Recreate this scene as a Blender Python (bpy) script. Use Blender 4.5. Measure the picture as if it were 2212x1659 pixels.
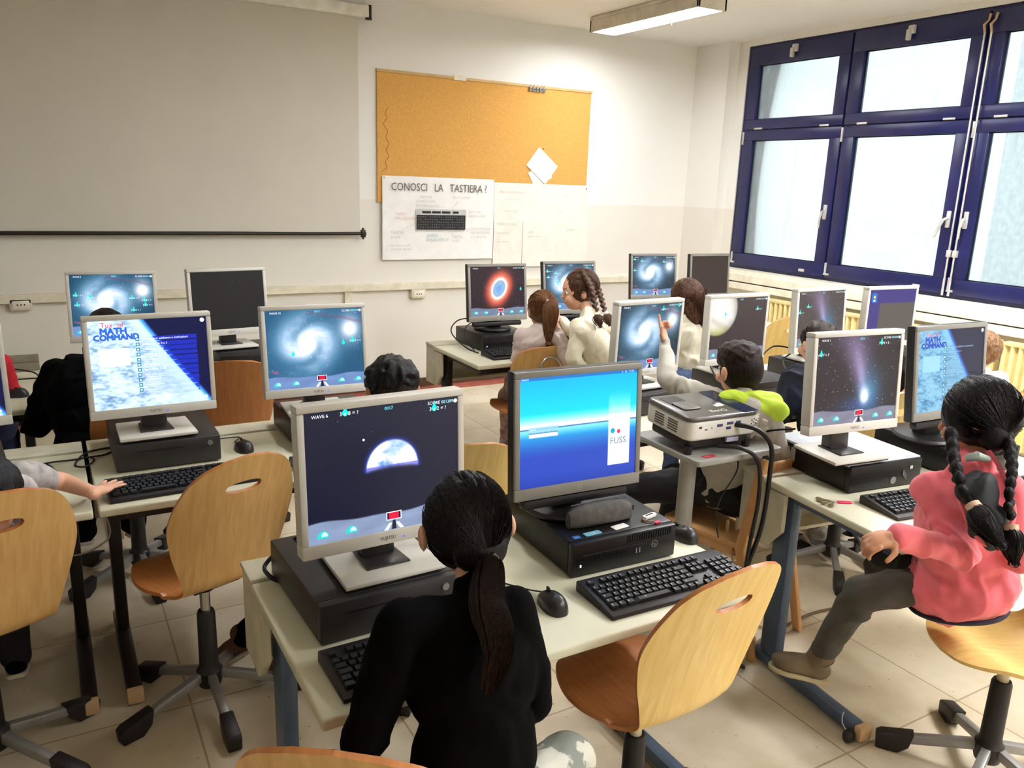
import bpy, bmesh, math, random
import numpy as np
from mathutils import Vector, Matrix, Euler
from math import sin, cos, pi, radians as rad
SC = bpy.context.scene
for o in list(bpy.data.objects): bpy.data.objects.remove(o)
COL = SC.collection

# ------------------------------------------------------------ camera
CAM_H = 1.74
YAW, PITCH, ROLL, FPX = 0.5294482, 0.2438493, -0.0360884, 1739.37
def cam_axes():
    f = Vector((sin(YAW)*cos(PITCH), cos(YAW)*cos(PITCH), -sin(PITCH)))
    r = Vector((cos(YAW), -sin(YAW), 0)); d = f.cross(r)
    r2 = r*cos(ROLL) + d*sin(ROLL); d2 = d*cos(ROLL) - r*sin(ROLL)
    return r2, d2, f
RX, DN, FW = cam_axes()
cam = bpy.data.cameras.new('camera'); camo = bpy.data.objects.new('camera', cam); COL.objects.link(camo)
cam.sensor_fit = 'HORIZONTAL'; cam.sensor_width = 36.0; cam.lens = 36.0*FPX/2212
cam.clip_start = .02; cam.clip_end = 200
camo.matrix_world = Matrix(((RX.x, -DN.x, -FW.x, 0), (RX.y, -DN.y, -FW.y, 0), (RX.z, -DN.z, -FW.z, CAM_H), (0, 0, 0, 1)))
SC.camera = camo

# ------------------------------------------------------------ light of day, exposure
w = bpy.data.worlds.new('overcast_sky'); SC.world = w; w.use_nodes = True
wb = w.node_tree.nodes['Background']; wb.inputs[0].default_value = (.84, .95, 1.0, 1); wb.inputs[1].default_value = .92
SC.view_settings.view_transform = 'Standard'; SC.view_settings.look = 'None'
SC.view_settings.exposure = 0.80; SC.view_settings.gamma = 1.0; SC.view_settings.use_curve_mapping = False
LAMP_POWER = 60.0            # emission of the fluorescent diffusers
# a portal over the window opening only guides sampling of the sky
pl = bpy.data.lights.new('window_portal', 'AREA'); pl.shape = 'RECTANGLE'; pl.size = 6.0; pl.size_y = 1.95; pl.cycles.is_portal = True
po = bpy.data.objects.new('window_portal', pl); COL.objects.link(po)
po.location = (5.80, 2.7, 2.03); po.rotation_euler = (0, rad(90), 0); po.rotation_euler = Matrix(((0, 0, 1), (-1, 0, 0), (0, -1, 0))).to_euler()

def atd(u, v, d):
    "point seen at photo pixel (u, v) at depth d from the lens, metres"
    return Vector((0, 0, CAM_H)) + (RX*((u-1106)/FPX) + DN*((v-829.5)/FPX) + FW)*d
def atz(u, v, z):
    r = RX*((u-1106)/FPX) + DN*((v-829.5)/FPX) + FW
    return Vector((0, 0, CAM_H)) + r*((z-CAM_H)/r.z)

# ------------------------------------------------------------ materials
def lin(c): return tuple(((x/255)/12.92 if x/255 <= .04045 else ((x/255+.055)/1.055)**2.4) for x in c)
MATS = {}
def mat(name, rgb, rough=.6, metal=0, var=.06, scale=12, bump=0, bscale=60, spec=.4, coat=0, stretch=None, rgb2=None, sheen=0):
    if name in MATS: return MATS[name]
    m = bpy.data.materials.new(name); m.use_nodes = True; nt = m.node_tree; N = nt.nodes; L = nt.links
    b = N['Principled BSDF']; b.inputs['Roughness'].default_value = rough; b.inputs['Metallic'].default_value = metal
    b.inputs['Specular IOR Level'].default_value = spec
    if coat: b.inputs['Coat Weight'].default_value = coat; b.inputs['Coat Roughness'].default_value = .15
    if sheen: b.inputs['Sheen Weight'].default_value = sheen
    tc = N.new('ShaderNodeTexCoord'); mp = N.new('ShaderNodeMapping'); L.new(tc.outputs['Object'], mp.inputs[0])
    if stretch: mp.inputs['Scale'].default_value = stretch
    no = N.new('ShaderNodeTexNoise'); no.inputs['Scale'].default_value = scale; no.inputs['Detail'].default_value = 4
    L.new(mp.outputs[0], no.inputs['Vector'])
    cr = N.new('ShaderNodeValToRGB'); c = lin(rgb)
    lo = lin(rgb2) if rgb2 else tuple(x*(1-var*2) for x in c); hi = c if rgb2 else tuple(min(1, x*(1+var)) for x in c)
    cr.color_ramp.elements[0].position = .35; cr.color_ramp.elements[0].color = (*lo, 1)
    cr.color_ramp.elements[1].position = .65; cr.color_ramp.elements[1].color = (*hi, 1)
    L.new(no.outputs['Fac'], cr.inputs[0]); L.new(cr.outputs[0], b.inputs['Base Color'])
    if bump:
        n2 = N.new('ShaderNodeTexNoise'); n2.inputs['Scale'].default_value = bscale; n2.inputs['Detail'].default_value = 3
        L.new(mp.outputs[0], n2.inputs['Vector'])
        bp = N.new('ShaderNodeBump'); bp.inputs['Strength'].default_value = bump; bp.inputs['Distance'].default_value = .01
        L.new(n2.outputs['Fac'], bp.inputs['Height']); L.new(bp.outputs[0], b.inputs['Normal'])
    MATS[name] = m; return m
def emit(name, rgb, s):
    if name in MATS: return MATS[name]
    m = bpy.data.materials.new(name); m.use_nodes = True; nt = m.node_tree; nt.nodes.clear()
    e = nt.nodes.new('ShaderNodeEmission'); e.inputs[0].default_value = (*lin(rgb), 1); e.inputs[1].default_value = s
    o = nt.nodes.new('ShaderNodeOutputMaterial'); nt.links.new(e.outputs[0], o.inputs[0]); MATS[name] = m; return m
def vcol_mat(name, emission=True, s=1.0):
    "colour attribute of the mesh, either lit screen pixels or a printed surface"
    if name in MATS: return MATS[name]
    m = bpy.data.materials.new(name); m.use_nodes = True; nt = m.node_tree; N = nt.nodes
    a = N.new('ShaderNodeAttribute'); a.attribute_name = 'Col'; b = N['Principled BSDF']
    if emission:
        b.inputs['Base Color'].default_value = (.01, .01, .012, 1); b.inputs['Roughness'].default_value = .45
        b.inputs['Specular IOR Level'].default_value = .2
        nt.links.new(a.outputs['Color'], b.inputs['Emission Color']); b.inputs['Emission Strength'].default_value = s
    else:
        nt.links.new(a.outputs['Color'], b.inputs['Base Color']); b.inputs['Roughness'].default_value = .8
    MATS[name] = m; return m

def wood(name, c1, c2, rough=.38):
    if name in MATS: return MATS[name]
    m = bpy.data.materials.new(name); m.use_nodes = True; nt = m.node_tree; N = nt.nodes; L = nt.links
    b = N['Principled BSDF']; b.inputs['Roughness'].default_value = rough; b.inputs['Specular IOR Level'].default_value = .45
    tc = N.new('ShaderNodeTexCoord'); mp = N.new('ShaderNodeMapping'); mp.inputs['Scale'].default_value = (14, 1.6, 1.6)
    L.new(tc.outputs['Object'], mp.inputs[0])
    n1 = N.new('ShaderNodeTexNoise'); n1.inputs['Scale'].default_value = 5; n1.inputs['Detail'].default_value = 8; n1.inputs['Distortion'].default_value = .6
    L.new(mp.outputs[0], n1.inputs['Vector'])
    cr = N.new('ShaderNodeValToRGB'); cr.color_ramp.elements[0].color = (*lin(c1), 1); cr.color_ramp.elements[1].color = (*lin(c2), 1)
    cr.color_ramp.elements[0].position = .3; cr.color_ramp.elements[1].position = .72
    L.new(n1.outputs['Fac'], cr.inputs[0]); L.new(cr.outputs[0], b.inputs['Base Color'])
    MATS[name] = m; return m

# ------------------------------------------------------------ mesh helpers
class MB:
    def __init__(s): s.v = []; s.f = []
    def add(s, V, F, M=None):
        n = len(s.v)
        s.v += [tuple(M @ Vector(p)) if M is not None else tuple(p) for p in V]
        s.f += [tuple(i+n for i in q) for q in F]; return s
    def box(s, c, d, M=None, rz=0):
        x, y, z = d[0]/2, d[1]/2, d[2]/2
        V = [(a*x, b*y, e*z) for e in (-1, 1) for b in (-1, 1) for a in (-1, 1)]
        T = Matrix.Translation(c) @ Matrix.Rotation(rz, 4, 'Z')
        if M is not None: T = M @ T
        return s.add(V, [(0, 2, 3, 1), (4, 5, 7, 6), (0, 1, 5, 4), (2, 6, 7, 3), (0, 4, 6, 2), (1, 3, 7, 5)], T)
    def span(s, a, b): return s.box([(a[i]+b[i])/2 for i in range(3)], [abs(b[i]-a[i]) for i in range(3)])
    def cyl(s, a, b, r0, r1=None, n=20):
        return s.tube([a, b], [r0, r0 if r1 is None else r1], n)
    def tube(s, P, r, n=8, flat=1.0):
        P = [Vector(p) for p in P]
        R = r if isinstance(r, (list, tuple)) else [r]*len(P)
        V = []; F = []; up = None
        for i, p in enumerate(P):
            t = (P[min(i+1, len(P)-1)] - P[max(i-1, 0)]).normalized()
            if up is None:
                up = Vector((0, 0, 1)) if abs(t.z) < .9 else Vector((1, 0, 0))
            sd = t.cross(up)
            if sd.length < 1e-6: sd = t.orthogonal()
            sd.normalize(); up = sd.cross(t).normalized()
            for k in range(n):
                a = 2*pi*k/n; V.append(p + (sd*cos(a) + up*sin(a)*flat)*R[i])
        for i in range(len(P)-1):
            for k in range(n):
                k2 = (k+1) % n; F.append((i*n+k, i*n+k2, (i+1)*n+k2, (i+1)*n+k))
        F.append(tuple(range(n))[::-1]); F.append(tuple((len(P)-1)*n+k for k in range(n)))
        return s.add(V, F)
    def ell(s, c, r, M=None, nu=20, nv=12):
        V = [(0, 0, -1)]; F = []
        for j in range(1, nv):
            ph = -pi/2 + pi*j/nv
            for i in range(nu): a = 2*pi*i/nu; V.append((cos(ph)*cos(a), cos(ph)*sin(a), sin(ph)))
        V.append((0, 0, 1)); e = len(V)-1
        for i in range(nu):
            F.append((0, 1+(i+1) % nu, 1+i)); F.append((e, e-nu+i, e-nu+(i+1) % nu))
        for j in range(nv-2):
            for i in range(nu):
                a = 1+j*nu+i; b = 1+j*nu+(i+1) % nu; F.append((a, b, b+nu, a+nu))
        T = Matrix.Translation(c) @ (M.to_4x4() if M is not None else Matrix.Identity(4)) @ Matrix.Diagonal((*r, 1))
        return s.add(V, F, T)
    def lathe(s, prof, c=(0, 0, 0), n=28):
        V = []; F = []
        for r, z in prof:
            for k in range(n): a = 2*pi*k/n; V.append((c[0]+r*cos(a), c[1]+r*sin(a), c[2]+z))
        for i in range(len(prof)-1):
            for k in range(n): k2 = (k+1) % n; F.append((i*n+k, i*n+k2, (i+1)*n+k2, (i+1)*n+k))
        F.append(tuple(range(n))[::-1]); F.append(tuple((len(prof)-1)*n+k for k in range(n)))
        return s.add(V, F)
    def prism(s, poly, a, b, axis=2, M=None):
        n = len(poly)
        def P(p, h): return (p[0], p[1], h) if axis == 2 else ((p[0], h, p[1]) if axis == 1 else (h, p[0], p[1]))
        V = [P(p, a) for p in poly] + [P(p, b) for p in poly]
        F = [tuple(range(n))[::-1], tuple(range(n, 2*n))] + [(i, (i+1) % n, n+(i+1) % n, n+i) for i in range(n)]
        return s.add(V, F, M)
    def build(s, name, m, parent=None, bevel=0, smooth=True, off=None, seg=2, mods=None):
        me = bpy.data.meshes.new(name)
        V = s.v if off is None else [(p[0]-off[0], p[1]-off[1], p[2]-off[2]) for p in s.v]
        me.from_pydata(V, [], s.f)
        bm = bmesh.new(); bm.from_mesh(me); bmesh.ops.recalc_face_normals(bm, faces=bm.faces); bm.to_mesh(me); bm.free()
        me.materials.append(m)
        o = bpy.data.objects.new(name, me); COL.objects.link(o); o.parent = parent
        if smooth:
            for p in me.polygons: p.use_smooth = True
            md = o.modifiers.new('es', 'EDGE_SPLIT'); md.split_angle = rad(38)
        if bevel:
            b = o.modifiers.new('bevel', 'BEVEL'); b.width = bevel; b.segments = seg; b.limit_method = 'ANGLE'; b.angle_limit = rad(35)
            if smooth: o.modifiers.move(1, 0)
        return o
def rrect(w, h, r, n=5):
    P = []
    for cx, cy, a0 in ((w/2-r, h/2-r, 0), (-w/2+r, h/2-r, 90), (-w/2+r, -h/2+r, 180), (w/2-r, -h/2+r, 270)):
        for k in range(n+1):
            a = rad(a0+90*k/n); P.append((cx+r*cos(a), cy+r*sin(a)))
    return P
def tag(o, label=None, cat=None, group=None, kind=None):
    if label: o['label'] = label
    if cat: o['category'] = cat
    if group: o['group'] = group
    if kind: o['kind'] = kind
    return o
def thing(name, label, cat, loc=(0, 0, 0), rz=0, group=None):
    o = bpy.data.objects.new(name, None); COL.objects.link(o); o.location = loc; o.rotation_euler = (0, 0, rz)
    o.empty_display_size = .05
    return tag(o, label, cat, group)
def dup(root, loc, rz, label, group=None):
    "a copy of a thing with its parts and sub-parts"
    r = root.copy(); COL.objects.link(r); r.location = loc; r.rotation_euler = (0, 0, rz); r['label'] = label
    if group: r['group'] = group
    for ch in KIDS(root):
        c = ch.copy(); COL.objects.link(c); c.parent = r
        for g in KIDS(ch):
            d = g.copy(); COL.objects.link(d); d.parent = c
    return r
def KIDS(o): return [x for x in COL.objects if x.parent == o]
_tx = {}
def text_geo(s, size=1.0, align='LEFT'):
    k = (s, align)
    if k not in _tx:
        cu = bpy.data.curves.new('t', 'FONT'); cu.body = s; cu.align_x = align; cu.resolution_u = 2
        o = bpy.data.objects.new('t', cu); COL.objects.link(o)
        dg = bpy.context.evaluated_depsgraph_get(); me = bpy.data.meshes.new_from_object(o.evaluated_get(dg))
        _tx[k] = ([tuple(v.co) for v in me.vertices], [tuple(p.vertices) for p in me.polygons])
        bpy.data.objects.remove(o); bpy.data.curves.remove(cu); bpy.data.meshes.remove(me)
    V, F = _tx[k]; return [(x*size, y*size, z*size) for x, y, z in V], F
def bake(o, name, parent=None):
    "apply all modifiers of a temporary object and keep the result as a plain mesh"
    dg = bpy.context.evaluated_depsgraph_get(); me = bpy.data.meshes.new_from_object(o.evaluated_get(dg))
    for p in me.polygons: p.use_smooth = True
    n = bpy.data.objects.new(name, me); COL.objects.link(n); n.parent = parent
    om = o.data; bpy.data.objects.remove(o); bpy.data.meshes.remove(om)
    return n
def vnoise(P, seed=0):
    "cheap smooth noise, P (n,3) numpy"
    rng = np.random.RandomState(seed); out = np.zeros(len(P))
    for k in range(6):
        d = rng.normal(size=3); d /= np.linalg.norm(d); out += np.sin(P @ d*(1+k*.35) + rng.rand()*6.28)
    return out/6
# ------------------------------------------------------------ the room
WY, WX, CZ = 6.26, 5.57, 3.06
XL, YB = -3.0, -2.4
def paint(name, up, low, zline):
    m = bpy.data.materials.new(name); m.use_nodes = True; nt = m.node_tree; N = nt.nodes; L = nt.links
    b = N['Principled BSDF']; b.inputs['Roughness'].default_value = .75; b.inputs['Specular IOR Level'].default_value = .25
    g = N.new('ShaderNodeNewGeometry'); s = N.new('ShaderNodeSeparateXYZ'); L.new(g.outputs['Position'], s.inputs[0])
    mt = N.new('ShaderNodeMath'); mt.operation = 'GREATER_THAN'; mt.inputs[1].default_value = zline; L.new(s.outputs['Z'], mt.inputs[0])
    mx = N.new('ShaderNodeMix'); mx.data_type = 'RGBA'; L.new(mt.outputs[0], mx.inputs[0])
    mx.inputs[6].default_value = (*lin(low), 1); mx.inputs[7].default_value = (*lin(up), 1)
    no = N.new('ShaderNodeTexNoise'); no.inputs['Scale'].default_value = 2.5; no.inputs['Detail'].default_value = 6
    m2 = N.new('ShaderNodeMix'); m2.data_type = 'RGBA'; m2.blend_type = 'MULTIPLY'; m2.inputs[0].default_value = .06
    L.new(mx.outputs[2], m2.inputs[6]); L.new(no.outputs['Fac'], m2.inputs[7]); L.new(m2.outputs[2], b.inputs['Base Color'])
    n2 = N.new('ShaderNodeTexNoise'); n2.inputs['Scale'].default_value = 120
    bp = N.new('ShaderNodeBump'); bp.inputs['Strength'].default_value = .08; bp.inputs['Distance'].default_value = .002
    L.new(n2.outputs['Fac'], bp.inputs['Height']); L.new(bp.outputs[0], b.inputs['Normal']); return m
M_WALL = paint('wall_paint', (243, 240, 233), (236, 231, 219), 1.578)
M_CEIL = paint('ceiling_paint', (246, 244, 238), (246, 244, 238), 0)
def floor_mat():
    m = bpy.data.materials.new('floor_tiles'); m.use_nodes = True; nt = m.node_tree; N = nt.nodes; L = nt.links
    b = N['Principled BSDF']; b.inputs['Specular IOR Level'].default_value = .45
    g = N.new('ShaderNodeNewGeometry'); mp = N.new('ShaderNodeMapping'); L.new(g.outputs['Position'], mp.inputs[0])
    mp.inputs['Location'].default_value = (-.297+.002, -1.367+.6+.002, 0)
    br = N.new('ShaderNodeTexBrick'); br.offset = 0; br.inputs['Scale'].default_value = 1; br.inputs['Brick Width'].default_value = .6
    br.inputs['Row Height'].default_value = .6; br.inputs['Mortar Size'].default_value = .004; br.inputs['Mortar Smooth'].default_value = .3
    br.inputs['Color1'].default_value = (*lin((226, 214, 190)), 1); br.inputs['Color2'].default_value = (*lin((216, 203, 178)), 1)
    br.inputs['Mortar'].default_value = (*lin((176, 160, 132)), 1); L.new(mp.outputs[0], br.inputs['Vector'])
    n1 = N.new('ShaderNodeTexNoise'); n1.inputs['Scale'].default_value = 1.7; n1.inputs['Detail'].default_value = 10; n1.inputs['Roughness'].default_value = .62
    L.new(g.outputs['Position'], n1.inputs['Vector'])
    cr = N.new('ShaderNodeValToRGB'); cr.color_ramp.elements[0].position = .3; cr.color_ramp.elements[0].color = (.70, .64, .55, 1)
    cr.color_ramp.elements[1].position = .62; cr.color_ramp.elements[1].color = (1, 1, 1, 1); L.new(n1.outputs['Fac'], cr.inputs[0])
    # small scuffs and crumbs
    n3 = N.new('ShaderNodeTexNoise'); n3.inputs['Scale'].default_value = 38; n3.inputs['Detail'].default_value = 2; L.new(g.outputs['Position'], n3.inputs['Vector'])
    c3 = N.new('ShaderNodeValToRGB'); c3.color_ramp.elements[0].position = .25; c3.color_ramp.elements[0].color = (.45, .36, .27, 1)
    c3.color_ramp.elements[1].position = .29; c3.color_ramp.elements[1].color = (1, 1, 1, 1); L.new(n3.outputs['Fac'], c3.inputs[0])
    m1 = N.new('ShaderNodeMix'); m1.data_type = 'RGBA'; m1.blend_type = 'MULTIPLY'; m1.inputs[0].default_value = 1
    L.new(br.outputs['Color'], m1.inputs[6]); L.new(cr.outputs[0], m1.inputs[7])
    m2 = N.new('ShaderNodeMix'); m2.data_type = 'RGBA'; m2.blend_type = 'MULTIPLY'; m2.inputs[0].default_value = .7
    L.new(m1.outputs[2], m2.inputs[6]); L.new(c3.outputs[0], m2.inputs[7]); L.new(m2.outputs[2], b.inputs['Base Color'])
    mr = N.new('ShaderNodeMapRange'); mr.inputs['To Min'].default_value = .28; mr.inputs['To Max'].default_value = .5
    L.new(n1.outputs['Fac'], mr.inputs['Value']); L.new(mr.outputs[0], b.inputs['Roughness']); return m
def struct(name, mb, m, bevel=0, smooth=False, label=None):
    o = mb.build(name, m, None, bevel, smooth); o['kind'] = 'structure'
    if label: o['label'] = label
    return o
struct('floor', MB().span((XL-.1, YB-.1, -.1), (WX+.25, WY+.1, 0)), floor_mat())
struct('ceiling', MB().span((XL-.1, YB-.1, CZ), (WX+.25, WY+.1, CZ+.1)), M_CEIL)
struct('wall_front', MB().span((XL-.1, WY, 0), (WX+.25, WY+.1, CZ)), M_WALL)
struct('wall_left', MB().span((XL-.1, YB, 0), (XL, WY, CZ)), mat('left_wall_paint', (206, 202, 190), .8))
struct('wall_back', MB().span((XL, YB-.1, 0), (WX+.25, YB, CZ)), mat('back_wall_paint', (222, 218, 208), .8))
r = MB().span((WX, 5.82, 0), (WX+.25, WY, CZ)).span((WX, YB, 0), (WX+.25, 5.82, .875)).span((WX+.12, 5.70, .875), (WX+.25, 5.82, CZ))
r.span((WX+.12, YB, 3.01), (WX+.25, 5.70, CZ)).span((WX+.12, YB, .875), (WX+.25, 5.70, 1.04)).span((WX+.12, YB, 1.04), (WX+.25, -.82, 3.01))
struct('wall_right', r, M_WALL)
M_BROWN = mat('baseboard_brown', (92, 66, 48), .5)
struct('baseboard_front', MB().span((XL, WY-.018, 0), (WX, WY, .078)), M_BROWN)
struct('baseboard_right', MB().span((WX-.018, YB, 0), (WX, WY-.018, .078)), M_BROWN)
struct('trim_1', MB().span((XL, WY-.17, 0), (WX-.018, WY-.018, .004)), mat('red_floor_border', (172, 92, 74), .5, var=.1), label='brick red floor border along the front wall')
# sill boards under the windows
M_CREAM = mat('sill_cream', (244, 236, 214), .45)
struct('trim_2', MB().span((WX-.03, YB, .955), (WX+.13, 5.82, 1.04)).span((WX-.055, YB, .94), (WX+.0, 5.82, 1.012)), M_CREAM, .006, label='cream window sill board along the right wall')
struct('trim_3', MB().span((WX-.05, YB, .868), (WX, 5.82, .93)), M_CREAM, .006, label='cream cable duct under the window sill')
# wall duct on the front wall, with its drop
cd = struct('trim_4', MB().span((XL, WY-.045, .853), (5.2, WY, .912)), mat('duct_cream', (232, 224, 200), .45), .004, label='cream cable duct along the front wall')
struct('trim_5', MB().span((2.065, WY-.03, .08), (2.13, WY, .853)), MATS['duct_cream'], .004, label='vertical cable duct dropping to the floor')
struct('trim_6', MB().span((-.35, WY-.07, .4), (-.09, WY, .455)).span((-.35, WY-.05, .455), (-.09, WY, .50)), mat('duct_grey', (150, 142, 122), .5), .004, label='short grey cable duct low on the wall')

# ---- windows: five blue bays, transom light above a tall casement
M_BLUE = mat('window_blue', (30, 33, 84), .32, var=.12, scale=5, spec=.5)
M_GASK = mat('window_gasket', (16, 22, 30), .5)
M_ALU = mat('window_fittings', (206, 204, 200), .35, metal=.3)
def glass_mat():
    m = bpy.data.materials.new('window_glass'); m.use_nodes = True; nt = m.node_tree; N = nt.nodes; L = nt.links; N.clear()
    t = N.new('ShaderNodeBsdfTransparent'); t.inputs[0].default_value = (.93, .97, .97, 1); g = N.new('ShaderNodeBsdfGlossy'); g.inputs['Roughness'].default_value = .02
    f = N.new('ShaderNodeFresnel'); f.inputs[0].default_value = 1.45
    # rain streaks and dried dirt on the pane
    tc = N.new('ShaderNodeNewGeometry'); mp = N.new('ShaderNodeMapping'); mp.inputs['Scale'].default_value = (1, 7, 1.2); L.new(tc.outputs['Position'], mp.inputs[0])
    n = N.new('ShaderNodeTexNoise'); n.inputs['Scale'].default_value = 3; n.inputs['Detail'].default_value = 9; n.inputs['Distortion'].default_value = 1.5; L.new(mp.outputs[0], n.inputs['Vector'])
    cr = N.new('ShaderNodeValToRGB'); cr.color_ramp.elements[0].position = .5; cr.color_ramp.elements[0].color = (.10, .10, .10, 1)
    cr.color_ramp.elements[1].position = .85; cr.color_ramp.elements[1].color = (.22, .22, .22, 1); L.new(n.outputs['Fac'], cr.inputs[0])
    d = N.new('ShaderNodeBsdfTranslucent'); d.inputs[0].default_value = (.95, .97, .97, 1)
    mx = N.new('ShaderNodeMixShader'); L.new(f.outputs[0], mx.inputs[0]); L.new(t.outputs[0], mx.inputs[1]); L.new(g.outputs[0], mx.inputs[2])
    m2 = N.new('ShaderNodeMixShader'); L.new(cr.outputs[0], m2.inputs[0]); L.new(mx.outputs[0], m2.inputs[1]); L.new(d.outputs[0], m2.inputs[2])
    o = N.new('ShaderNodeOutputMaterial'); L.new(m2.outputs[0], o.inputs[0]); return m
M_GLASS = glass_mat()
def ring(mb, x0, x1, y0, y1, z0, z1, t):
    ty0, ty1, tz0, tz1 = t
    mb.span((x0, y0, z0), (x1, y1, z0+tz0)); mb.span((x0, y0, z1-tz1), (x1, y1, z1))
    mb.span((x0, y0, z0+tz0), (x1, y0+ty0, z1-tz1)); mb.span((x0, y1-ty1, z0+tz0), (x1, y1, z1-tz1))
WC = [5.115, 4.035, 2.95, 1.87, .79]
for i, yc in enumerate(WC):
    y1 = 5.70 if i == 0 else yc+.543; y0 = yc-.543 if i < 4 else -.82
    e = tag(thing('window_%d' % (i+1), None, None, (5.69, yc, 1.04)), kind='structure')
    off = (5.69, yc, 1.04)
    f = MB(); ring(f, 5.70, 5.76, y0, y1, 1.04, 3.01, (.05, .05, .05, .05)); f.span((5.70, y0+.05, 2.26), (5.76, y1-.05, 2.31))
    f.build('window_frame', M_BLUE, e, .004, off=off)
    yb = yc-.532 if i < 4 else .3
    for nm, z0, z1, pz0, pz1 in (('transom_sash', 2.29, 2.985, 2.375, 2.835), ('casement_sash', 1.07, 2.282, 1.18, 2.195)):
        s = MB(); ring(s, 5.672, 5.735, yc-.532, yc+.532, z0, z1, (.532-.4225, .532-.4225, pz0-z0, z1-pz1))
        so = s.build(nm, M_BLUE, e, .005, off=off)
        g = MB(); ring(g, 5.700, 5.708, yc-.4235, yc+.4235, pz0-.001, pz1+.001, (.008, .008, .008, .008)); g.build('gasket', M_GASK, so, off=off)
        MB().span((5.710, yc-.4225, pz0), (5.714, yc+.4225, pz1)).build('pane', M_GLASS, so, off=off)
    for yy in (yc+.36, yc-.36): MB().span((5.662, yy-.045, 2.287), (5.674, yy+.045, 2.303)).build('hinge', M_ALU, e, .003, off=off)
    MB().span((5.660, yc+.524, 2.16), (5.674, yc+.54, 2.27)).build('hinge', M_ALU, e, .003, off=off)
    MB().span((5.660, yc+.520, 1.09), (5.674, yc+.536, 1.19)).span((5.655, yc+.490, 1.088), (5.674, yc+.536, 1.104)).build('hinge', M_ALU, e, .003, off=off)
    MB().span((5.662, yc-.335, 1.09), (5.674, yc-.275, 1.113)).build('catch', M_ALU, e, .004, off=off)
    if i < 4: MB().span((5.640, yc-.0, 2.905), (5.672, yc+.05, 2.965)).span((5.62, yc+.02, 2.86), (5.652, yc+.05, 2.935)).build('transom_latch', M_ALU, e, .006, off=off)
    hy = yc-.478 if i < 2 else yc+.478
    h = MB().box((5.664, hy, 1.60), (.016, .032, .12)); ho = h.build('handle', M_ALU, e, .006, off=off)
    sgn = -1 if i == 1 else 1
    pts = [(5.655, hy, 1.605), (5.63, hy, 1.605), (5.615, hy+.008*sgn*-1, 1.595), (5.612, hy+(.03 if i == 1 else .004), 1.54), (5.615, hy+(.06 if i == 1 else .006), 1.47)]
    MB().tube(pts, [.009, .010, .011, .009, .008], 10).build('lever', M_ALU, ho, off=off)
# two slim white push rods running down the frame between the second and third casement
for k, yy in enumerate((3.508, 3.462)):
    e = thing('opening_rod', ['white opening rod nearer the corner on the blue window frame', 'white opening rod farther from the corner on the blue window frame'][k], 'rod', (5.655, yy, 1.06), group='pair of white window opening rods')
    MB().tube([(0, 0, 0), (0, 0, .12)], .0085, 10).tube([(0, 0, .12), (0, 0, .13)], [.0085, .0065], 10).tube([(0, 0, .13), (0, 0, 1.78)], .0065, 10).build('rod', M_ALU, e)
    MB().tube([(.0, 0, 1.78), (-.01, .006, 1.83), (.006, -.012, 1.86), (.004, -.02, 1.90)], [.008, .010, .008, .010], 8).build('crank_head', mat('worn_brass', (190, 165, 130), .4, .4), e)
    MB().box((.006, 0, .30), (.026, .032, .05)).build('guide_bracket', M_ALU, e, .003)

# ---- radiators, pale yellow corrugated
M_RAD = mat('radiator_yellow', (232, 212, 150), .5)
for k, (y0, y1, lb) in enumerate(((4.02, 5.06, 'yellow ribbed radiator near the room corner, behind the striped planet screen'), (2.94, 3.98, 'yellow ribbed radiator behind the blue and grey screen'), (1.86, 2.90, 'yellow ribbed radiator at the right edge of the photo'))):
    e = thing('radiator', lb, 'radiator', (5.50, y0, .12), group='yellow ribbed radiators under the windows')
    n = int((y1-y0)/.0052); P = [(5.44+.016*sin(i*.0052/.052*2*pi), y0+i*.0052) for i in range(n)]
    poly = P+[(5.50, y0+(n-1)*.0052), (5.50, y0)]
    MB().prism(poly, .14, .82).build('ribbed_panel', M_RAD, e, off=(5.50, y0, .12))
    MB().span((5.425, y0-.005, .82), (5.505, y0+(n-1)*.0052+.005, .845)).build('top_grille', M_RAD, e, .004, off=(5.50, y0, .12))
    for yy in (y0+.2, y1-.2): MB().span((5.50, yy-.02, .3), (5.566, yy+.02, .36)).build('wall_bracket', M_ALU, e, off=(5.50, y0, .12))
    for yy in (y0+.1, y1-.1): MB().cyl((5.475, yy, 0), (5.475, yy, .14), .011, n=10).build('pipe', M_ALU, e, off=(5.50, y0, .12))

# ---- fluorescent ceiling lights
M_LGREY = mat('fixture_grey', (214, 206, 188), .45)
def ceiling_lamp(cx, cy, label, k=1.0, L=1.27):
    e = thing('ceiling_lamp', label, 'ceiling light', (cx, cy, CZ-.115), group='fluorescent ceiling lights')
    b = MB(); w2, l2 = .13, L/2
    b.span((-w2, -l2, .0), (-w2+.02, l2, .085)).span((w2-.02, -l2, 0), (w2, l2, .085)).span((-w2, -l2, 0), (w2, -l2+.02, .085)).span((-w2, l2-.02, 0), (w2, l2, .085)).span((-w2, -l2, .085), (w2, l2, .113))
    b.build('housing', M_LGREY, e, .003)
    d = MB().span((-w2+.02, -l2+.02, .012), (w2-.02, l2-.02, .03)).build('diffuser', emit('fluorescent_diffuser_%d' % int(k*100), (248, 250, 255), LAMP_POWER*k), e)
    MB().tube([(w2-.03, -.10, .012), (w2-.03, -.10, -.02)], .002, 6).build('clip', M_LGREY, e)
ceiling_lamp(4.115, 5.14, 'long fluorescent ceiling light, lit, near the window corner', .40)
ceiling_lamp(4.115, 2.7, 'lit fluorescent ceiling light above the right middle desks', 1.3)
ceiling_lamp(4.115, .2, 'lit fluorescent ceiling light above the right front desks', 1.6)
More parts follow.
